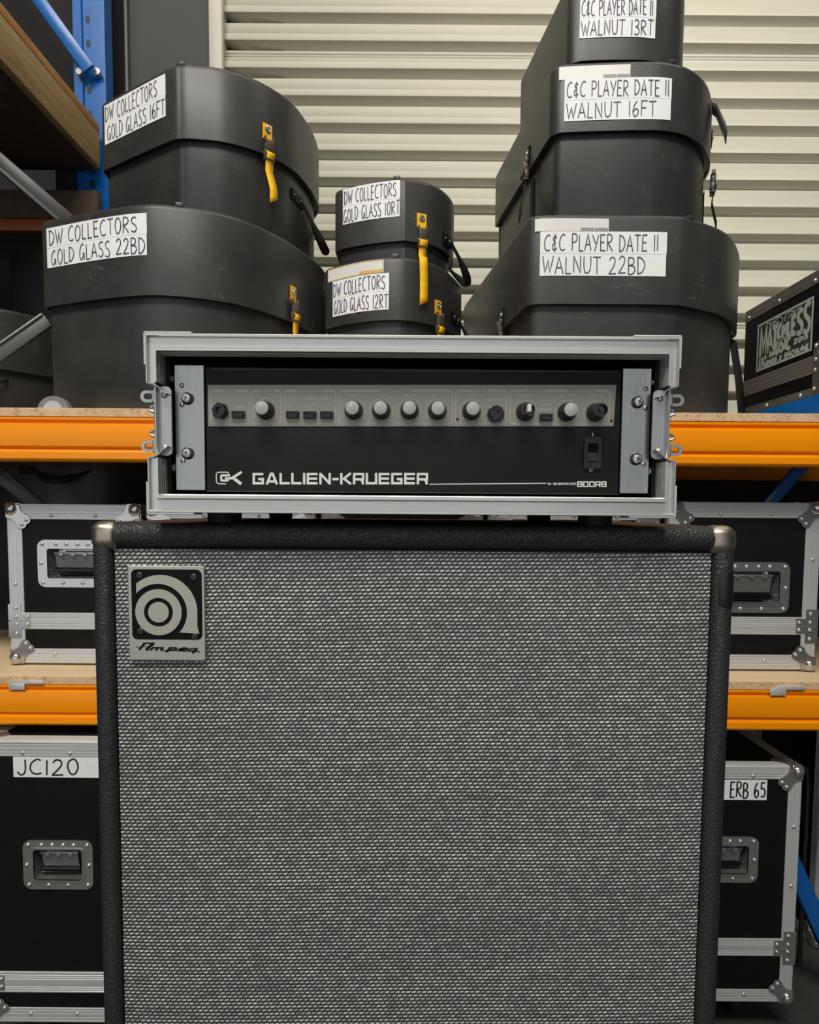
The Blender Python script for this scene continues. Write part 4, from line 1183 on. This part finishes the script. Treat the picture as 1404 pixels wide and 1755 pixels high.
# ------------------------------------------------------------------ rack flight case of the amplifier
def rack_case():
    Y0 = 0.690; YB = 1.10
    XL, XR, ZB, ZT = -0.2575, 0.2605, 1.2450, 1.4180
    t = thing('rack_case', 'open-fronted rack case with bright aluminium rim sitting on the speaker cabinet', 'rack case', (0, 0.9, ZB))
    m = MB(); e = .006
    a, b, c, d = XL + e, XR - e, ZB + e, ZT - e; th = .0095
    m.box((a, Y0 + .024, d - th), (b, YB, d)); m.box((a, Y0 + .024, c), (b, YB, c + th))
    m.box((a, Y0 + .024, c), (a + th, YB, d)); m.box((b - th, Y0 + .024, c), (b, YB, d)); m.box((a, YB - .008, c), (b, YB, d))
    m.build('body', 'laminate', t)
    # rim profile: (distance inward from the outer edge, depth behind the rim front)
    def prof(deep):
        g = []
        L = deep
        inn = [(.0170, -.003), (.0174, .001)]
        steps = [(.0174, .004), (.0182, .0045), (.0182, .0065), (.0174, .007), (.0174, .0095), (.0182, .010), (.0182, .012), (.0174, .0125), (.0174, .016), (.0182, .0165), (.0182, .0185), (.0174, .019)]
        return [(0.0, L), (0, .0006), (.0006, 0), (.0020, 0), (.0026, .0006), (.0030, .0045), (.0128, .0045), (.0136, -.002), (.0142, -.003)] + inn + [s for s in steps if s[1] < L - .002] + [(.0174, L)]
    def run(path, deep, name, m_='aluminium', ends=(None, None)):
        P = prof(deep); rows = [[] for _ in P]
        n = len(path)
        for i, p in enumerate(path):
            p = Vector(p)
            d0 = (p - Vector(path[i - 1])).normalized() if i else None
            d1 = (Vector(path[i + 1]) - p).normalized() if i + 1 < n else None
            ns = [Vector((-q.y, q.x)) for q in (d0, d1) if q is not None]
            mv = sum(ns, Vector((0, 0))); mv = mv.normalized(); mv /= max(mv.dot(ns[0]), .3)
            if i in (0, n - 1) and ends[0 if i == 0 else 1]: mv = Vector(ends[0 if i == 0 else 1])
            mv = Vector((mv.x * .68, mv.y))     # the uprights are narrower than the rails
            for r_, (a_, y) in zip(rows, P):
                q = p + mv * a_; r_.append((q.x, Y0 + y, q.y))
        e_ = MB(); cols = list(map(list, zip(*rows)))
        e_.strip_grid(cols)
        e_.poly(cols[0]); e_.poly(cols[-1])
        return e_.build(name, m_, t, angle=25)
    ZU_, ZD_ = 1.3715, 1.2985
    up = 'rim_metal_upright'
    run([(XL, ZT), (XL, ZU_)], .068, 'rim_upright', up, ((1, -1), None)); run([(XR, ZU_), (XR, ZT)], .068, 'rim_upright', up, (None, (-1, -1)))
    run([(XL, ZD_), (XL, ZB)], .068, 'rim_upright', up, (None, (1, 1))); run([(XR, ZB), (XR, ZD_)], .068, 'rim_upright', up, ((-1, 1), None))
    run([(XR, ZT), (XL, ZT)], .0205, 'rim_rail', 'rim_metal', ((-1, -1), (1, -1))); run([(XL, ZB), (XR, ZB)], .0205, 'rim_rail', 'rim_metal', ((1, 1), (-1, 1)))
    for sx, x in ((1, XL), (-1, XR)):
        for zc, sz in ((ZT, -1), (ZB, 1)):
            # thin clamp angle wrapped over the outer corner
            e_ = MB()
            e_.box((min(x - sx * .0018, x + sx * .045), Y0 + .0004, min(zc, zc - sz * .0018)), (max(x - sx * .0018, x + sx * .045), Y0 + .03, max(zc, zc - sz * .0018)), .0005, 1)
            h0, h1 = sorted((zc - sz * .0018, zc + sz * .030)); e_.box((min(x - sx * .0018, x), Y0 + .0004, h0), (max(x - sx * .0018, x), Y0 + .03, h1), .0005, 1)
            e_.build('corner_angle', 'aluminium', t)
    for sx, x in ((1, XL), (-1, XR)):
        # pressed plate that carries the butterfly latch in the gap of the rim
        e_ = MB()
        def xx(v): return x + sx * v
        pl = rrect(0, 0, .0125, .0675, .0045, 5)
        e_.prism([(xx(.0085 + p[0]), ZD_ + .003 + p[1]) for p in pl], (0, Y0 + .010, 0), (1, 0, 0), (0, 0, 1), (0, .003, 0))
        for z, s in ((ZU_ - .0005, 1), (ZD_ + .0005, -1)):   # curled lips above and below
            rows = [[(xx(a_), y, z - s * c_) for a_, c_ in ((.0002, .0004), (.004, .0008), (.008, .0020), (.0118, .0046), (.0150, .0085), (.0195, .0110))] for y in (Y0 + .001, Y0 + .024)]
            e_.strip_grid(rows); e_.strip_grid([[(q[0], q[1], q[2] + s * .0012) for q in r_] for r_ in rows]); e_.strip_grid([rows[0], [(q[0], q[1], q[2] + s * .0012) for q in rows[0]]])
        e_.box((min(xx(.0060), xx(.0088)), Y0 + .004, ZD_ + .003), (max(xx(.0060), xx(.0088)), Y0 + .03, ZU_ - .003), .0006, 1)
        lp = e_.build('latch_plate', 'galvanised', t)
        r_ = Rivets()
        for z in (1.3605, 1.309): r_.dome((xx(.0145), Y0 + .010, z), (0, -1, 0), .0034, .0026, 12)
        r_.build('rivets', 'chrome', lp)
        for z in (1.3595, 1.3105):
            g = MB()
            outer = rrect(-.0155, -.0058, .002, .0058, .0056, 6); inner = rrect(-.0122, -.003, -.0035, .003, .0029, 6)
            g.ring([(xx(.0055 + p[0]), z + p[1]) for p in outer], [(xx(.0055 + p[0]), z + p[1]) for p in inner], (0, Y0 + .012, 0), (1, 0, 0), (0, 0, 1), (0, .0022, 0))
            g.box((min(xx(.002), xx(.0075)), Y0 + .009, z - .0065), (max(xx(.002), xx(.0075)), Y0 + .018, z + .0065), .001, 1)
            s = 1 if z > 1.33 else 1
            zz = z - .0125 if z > 1.33 else z + .0125
            g.tube([(xx(.006), Y0 + .012, zz + .004), (xx(.0005), Y0 + .012, zz + .002), (xx(-.001), Y0 + .012, zz - .001), (xx(.004), Y0 + .012, zz - .003), (xx(.006), Y0 + .012, zz - .005)], .0016, 8)
            g.build('latch_tongue', 'galvanised', lp)
        for z in (1.3795, 1.2905):
            r_ = MB(); r_.dome((xx(.0182), Y0 + .028, z), (sx, -.5, 0), .0042, .003, 12); r_.build('rivet', 'chrome', t)
    for x, y in ((-0.194, 0.735), (0.194, 0.735), (-0.194, 1.055), (0.194, 1.055)):
        f = MB(); f.lathe((x, y, 1.2347), (0, 0, 1), [(0, .0160), (.002, .0172), (.017, .0182)], 24); f.build('rubber_foot', 'black_rubber', t)
rack_case()

# ------------------------------------------------------------------ amplifier head (layout unit = one 0.584 mm step on the panel)
def amplifier():
    YP = 0.711
    t = thing('bass_amplifier', 'black rack amplifier with grey control strip and white lettering, mounted in the rack case', 'amplifier', (0, 0.87, 1.262))
    U = 0.00058381
    X = lambda p: -0.2027 + (p - 357) * U
    Z = lambda p, q: 1.3725 - (q - 660) * 0.0005775 + (p - 357) * 4.4e-6
    def at(p, q): return (X(p), Z(p, q))
    AX, AY = (1, 0, 0), (0, 0, 1)
    m = MB(); m.box((-0.2035, YP + .006, 1.2685), (0.2085, YP + .33, 1.388), .001, 1); m.build('chassis', 'black_satin', t)
    m = MB(); m.box((-0.2056, YP, 1.2672), (0.2105, YP + .004, 1.3905), .0012, 2); fp = m.build('front_panel', 'panel_black', t)
    m = MB(); m.box((-0.206, YP - .0006, 1.2662), (0.211, YP + .012, 1.2674), .0004, 1); m.box((-0.198, YP - .0003, 1.3880), (0.205, YP + .001, 1.3886)); m.build('panel_edge', 'dark_steel', fp)
    for x in (-0.165, -0.095, 0.12, 0.17):
        m = MB(); m.cyl((x, YP + .035, 1.2612), (x, YP + .035, 1.2685), .010, n=16); m.build('foot', 'black_rubber', t)
    # bare rack ears and their screws
    for x0, x1, scr in ((-0.2370, -0.2070, ((-0.2238, 1.3591), (-0.2243, 1.3046))), (0.2120, 0.2412, ((0.2274, 1.3588), (0.2276, 1.3022)))):
        m = MB(); m.box((x0, YP + .001, 1.2675), (x1, YP + .0035, 1.3925), .0006, 1)
        m.box((x0 if x0 > 0 else x1 - .003, YP + .002, 1.2675), (x0 + .003 if x0 > 0 else x1, YP + .10, 1.3925), .0004, 1)
        er = m.build('rack_ear', 'ear_metal', t)
        for x, z in scr:
            s = MB(); s.mi = 1; s.lathe((x, YP + .0012, z), (0, -1, 0), [(0, .0062), (.0014, .0062), (.002, .0052)], 22); s.mi = 0
            s.lathe((x, YP - .0008, z), (0, -1, 0), [(0, .0044), (.0036, .0044), (.0046, .0036), (.0052, .0018), (.0052, 0)], 22)
            for a in (20, 110):
                s.mi = 1; s.box((-.0024, -.0001, -.00045), (.0024, .0002, .00045), M=Matrix.Translation((x, YP - .00605, z)) @ Matrix.Rotation(R(a), 4, 'Y'))
            s.build('screw', ['rivet_steel', 'black_gloss'], er)
        r_ = Rivets()
        for z in (1.372, 1.353, 1.297): r_.dome((x0 + (.0075 if x0 < 0 else .0235), YP + .001, z), (0, -1, 0), .0026, .001, 10)
        r_.build('rivets', 'ear_metal', er)
    # grey control strip
    q = [at(356.5, 660), at(1056, 660), at(1053, 731), at(356.5, 731)]
    m = MB(); m.prism(q, (0, YP, 0), AX, AY, (0, -.0008, 0)); cs = m.build('control_strip', 'strip_grey', fp)
    YS = YP - .0008
    m = MB()
    ctr = [0]
    def lift(d): ctr[0] += 1; return (0, -d * (1 + .09 * (ctr[0] % 11)), 0)
    def line(pts, wd): draw_flat(m, [[at(*p) for p in pts]], wd * U, (0, YS, 0), AX, AY, lift(.00016))
    def text(s_, p0, p1, q0, q1, wd): draw_flat(m, [[at(*p) for p in st] for st in text_strokes(s_, p0, p1, q1, q0)], wd * U, (0, YS, 0), AX, AY, (0, -.00018, 0))
    # outlined groups: x0, x1, header gap
    for x0, x1, g0, g1 in ((361.5, 427.5, 384, 404), (433, 481.5, 445, 470), (489, 576, 508, 556), (582, 775.5, 649, 706), (781.5, 868.5, 814, 836), (875, 1045, 0, 0)):
        r = 5
        base = [(x0 + r, 727), (x0 + 1.5, 725.5), (x0, 727 - r), (x0, 668 + r), (x0 + 1.5, 669.5), (x0 + r, 668)]
        line(base[::-1] if False else base, .95)
        line([(x1 - r, 668), (x1 - 1.5, 669.5), (x1, 668 + r), (x1, 727 - r), (x1 - 1.5, 725.5), (x1 - r, 727), (x0 + r, 727)], .95)
        gaps = ((g0, g1),) if g0 else ((902, 934), (973, 1019))
        x = x0 + 2
        for a_, b_ in gaps:
            line([(x, 670), (a_, 670)], 4.2); x = b_
        line([(x, 670), (x1 - 2, 670)], 4.2)
    for s_, p0, p1 in (('INPUT', 386, 402), ('VOLUME', 447, 468), ('VOICING FILTERS', 510, 554), ('ACTIVE EQUALIZATION', 651, 704), ('BOOST', 816, 834), ('CROSSOVER', 904, 932), ('MASTER VOLUMES', 975, 1017)):
        text(s_, p0, p1, 667.6, 672.2, .8)
    for s_, p0, p1, q0 in (('TREBLE', 597, 616, 676.5), ('HI-MID', 646, 662, 676.5), ('LO-MID', 694, 711, 676.5), ('BASS', 743, 757, 676.5), ('LEVEL', 801, 816, 676.5), ('FOOTSWITCH', 834, 866, 683.5), ('FREQUENCY', 885, 916, 676.5), ('100W AMP', 959, 985, 676.5), ('300W AMP', 1008, 1034, 676.5),
                           ('-10DB', 403, 417, 696), ('LO', 499, 506, 677), ('CUT', 497, 508, 682), ('MID', 527, 537, 677), ('CONTOUR', 520, 544, 682), ('HI', 557, 563, 677), ('BOOST', 552, 569, 682), ('BI-AMP', 927, 945, 692), ('DEFEAT', 926, 947, 700), ('100HZ', 880, 893, 724), ('1.0KHZ', 908, 922, 724)):
        text(s_.replace('.', ' '), p0, p1, q0, q0 + 4.2, .75)
    line([(493, 702), (499, 692), (508, 692)], .7); line([(521, 691), (526, 692), (531.5, 702), (537, 692), (542, 691)], .7); line([(552, 703), (560, 702), (567, 692), (570, 692)], .7)
    knobs = ((455.4, 704, 100, 'cap'), (606.7, 704, 105, 'cap'), (654, 704, 125, 'cap'), (702.2, 704, 125, 'cap'), (750, 704.5, 50, 'cap'), (808.5, 705, 150, 'cap'), (900.8, 706.5, 92, 'stem'), (972, 707, 90, 'cap'), (1021, 707.5, 90, 'bare'))
    for kx, ky, a, kind in knobs:     # scale ring: dashes round every knob
        for i in range(23):
            an = R(-45 + 270 * i / 22)
            if i % 2 == 0 or True:
                a0 = an - R(4.0); a1 = an + R(4.0)
                line([(kx + 20.2 * math.cos(v), ky - 20.2 * math.sin(v)) for v in (a0, an, a1)], 1.5)
    m.build('printed_markings', 'print_grey', cs)
    for kx, ky, a, kind in knobs:
        x, z = at(kx, ky); an = R(a)
        kt = MB()
        kt.lathe((x, YS, z), (0, -1, 0), [(0, .0088), (.0012, .0092), (.003, .0090), (.0075, .0074), (.0165, .0068), (.0180, .0064)], 28)
        for i in range(14):
            b_ = 2 * PI * i / 14; cx_, cz_ = x + .0071 * math.cos(b_), z + .0071 * math.sin(b_)
            kt.cyl((cx_, YS - .003, cz_), (cx_ - .0006 * math.cos(b_), YS - .0165, cz_ - .0006 * math.sin(b_)), .0008, n=5)
        kb = kt.build('knob', 'black_satin', cs)
        if kind == 'cap':
            c = MB(); c.lathe((x, YS - .018, z), (0, -1, 0), [(0, .0064), (.0006, .0066), (.0013, .0064), (.0016, .0058), (.0016, 0)], 26); c.build('knob_cap', 'cap_grey', kb)
            c = MB(); c.box((.0012, -.0002, -.0005), (.0062, 0, .0005), M=Matrix.Translation((x, YS - .0196, z)) @ Matrix.Rotation(-an, 4, 'Y')); c.build('pointer', 'print_white', kb)
        elif kind == 'stem':
            c = MB(); c.mi = 0; c.lathe((x, YS - .017, z), (0, -1, 0), [(0, .0068), (.004, .0062), (.0041, .0048), (.001, .0046)], 22, True, False); c.build('knob_socket', 'black_gloss', kb)
            c = MB(); c.box((x - .0022, YS - .0285, z - .0035), (x + .0016, YS - .017, z + .0040), .0004, 1); c.build('bare_shaft', 'print_white', kb)
        else:
            c = MB(); c.lathe((x, YS - .017, z), (0, -1, 0), [(0, .0070), (.0050, .0066), (.0052, .0048), (.002, .0044), (.002, .0018), (.0046, .0016), (.0046, 0)], 24, True, False); c.build('knob_socket', 'black_gloss', kb)
    for jx, jy, hexn in ((378.5, 705, True), (850, 710, False)):
        x, z = at(jx, jy)
        j = MB()
        j.lathe((x, YS, z), (0, -1, 0), [(0, .0086), (.003, .0086), (.0034, .0080)], 6 if hexn else 10)
        j.lathe((x, YS - .0030, z), (0, -1, 0), [(0, .0066), (.0046, .0066), (.0052, .0060), (.0052, .0036), (-.004, .0034)], 24, False, True)
        j.build('jack_socket', 'black_gloss', cs)
    for bx, by in ((409, 711), (502.3, 711.5), (531.5, 712), (560.5, 712), (936.4, 716)):
        x, z = at(bx, by)
        b_ = MB(); b_.ring(rrect(x - .0066, z - .0036, x + .0066, z + .0036, .0006, 2), rrect(x - .0054, z - .0027, x + .0054, z + .0024, .0004, 2), (0, YS, 0), AX, AY, (0, -.003, 0))
        sb = b_.build('push_switch', 'black_satin', cs)
        b_ = MB(); b_.box((x - .0052, YS - .0045, z - .0024), (x + .0052, YS - .0002, z + .0012), .0005, 1); b_.build('push_button', 'black_gloss', sb)
    for lx, ly in ((784.6, 718.5), (1049, 721)):
        x, z = at(lx, ly); b_ = MB(); b_.lathe((x, YS, z), (0, -1, 0), [(0, .0014), (.0006, .0012), (.001, 0)], 12); b_.build('indicator', 'black_gloss', cs)
    # rocker power switch
    x, z = at(1018, 776.5)
    b_ = MB(); b_.ring(rrect(x - .0086, z - .0158, x + .0086, z + .0158, .0014, 3), rrect(x - .0050, z - .0092, x + .0050, z + .0092, .0008, 3), (0, YP, 0), AX, AY, (0, -.0026, 0)); pw = b_.build('power_switch', 'black_satin', fp)
    b_ = MB()
    pf = [(0, -.0088), (-.0030, -.0084), (-.0016, 0), (-.0058, .0084), (0, .0088)]
    b_.prism([(p[0], p[1]) for p in pf], (x - .0046, YP - .0004, z), (0, 1, 0), (0, 0, 1), (.0092, 0, 0)); b_.build('rocker', 'black_gloss', pw)
    # white printing on the black panel
    m = MB(); wl = lambda nm: m.build(nm, 'print_white', fp)
    def pl(pts, wd): draw_flat(m, [[at(*p) for p in pts]], wd * U, (0, YP, 0), AX, AY, lift(.0002))
    pl([(1018, 742), (1018, 748)], 1.3)
    x, z = at(1016.5, 806); m.ring(circ(x, z, 3.0 * U, 20), circ(x, z, 1.8 * U, 20), (0, YP, 0), AX, AY, (0, -.0002, 0))
    wl('switch_symbols'); m = MB()
    draw_flat(m, [[at(*p) for p in st] for st in text_strokes('GALLIEN-KRUEGER', 432, 735, 831.2, 811.2, WIDE, .17, round_=.2)], 4.1 * U, (0, YP, 0), AX, AY, (0, -.0002, 0))
    wl('name_lettering'); m = MB(); pl([(738, 831), (940, 829.3)], 1.5); wl('printed_line'); m = MB()
    draw_flat(m, [[at(*p) for p in st] for st in text_strokes('100 + 300W BIAMP BASS SYSTEM', 942.5, 991.5, 832, 828.4)], .6 * U, (0, YP, 0), AX, AY, (0, -.0002, 0))
    draw_flat(m, [[at(*p) for p in st] for st in text_strokes('800RB', 993.5, 1044, 836, 826, WIDE, .2, round_=.2)], 1.9 * U, (0, YP, 0), AX, AY, (0, -.0002, 0))
    wl('model_lettering'); m = MB()
    # GK monogram: outlined rounded square round a bold G, joined to a K
    pl(fillet([(391, 813), (389, 810), (372, 810), (369, 813), (369, 827), (372, 830), (386, 830.3)], 2.5), 1.6)
    pl([(391, 815), (378.5, 815)], 1.0)
    pl(fillet([(393, 815.5), (377.5, 815.5), (377.5, 824.5), (389, 824.5), (389, 820.5), (384, 820.5)], 1.2), 3.6)
    pl([(413, 809.5), (396, 820.5), (391, 820.5)], 4.4); pl([(396, 818.5), (412, 830.5)], 5.2)
    m.build('monogram', 'print_white', fp)
amplifier()
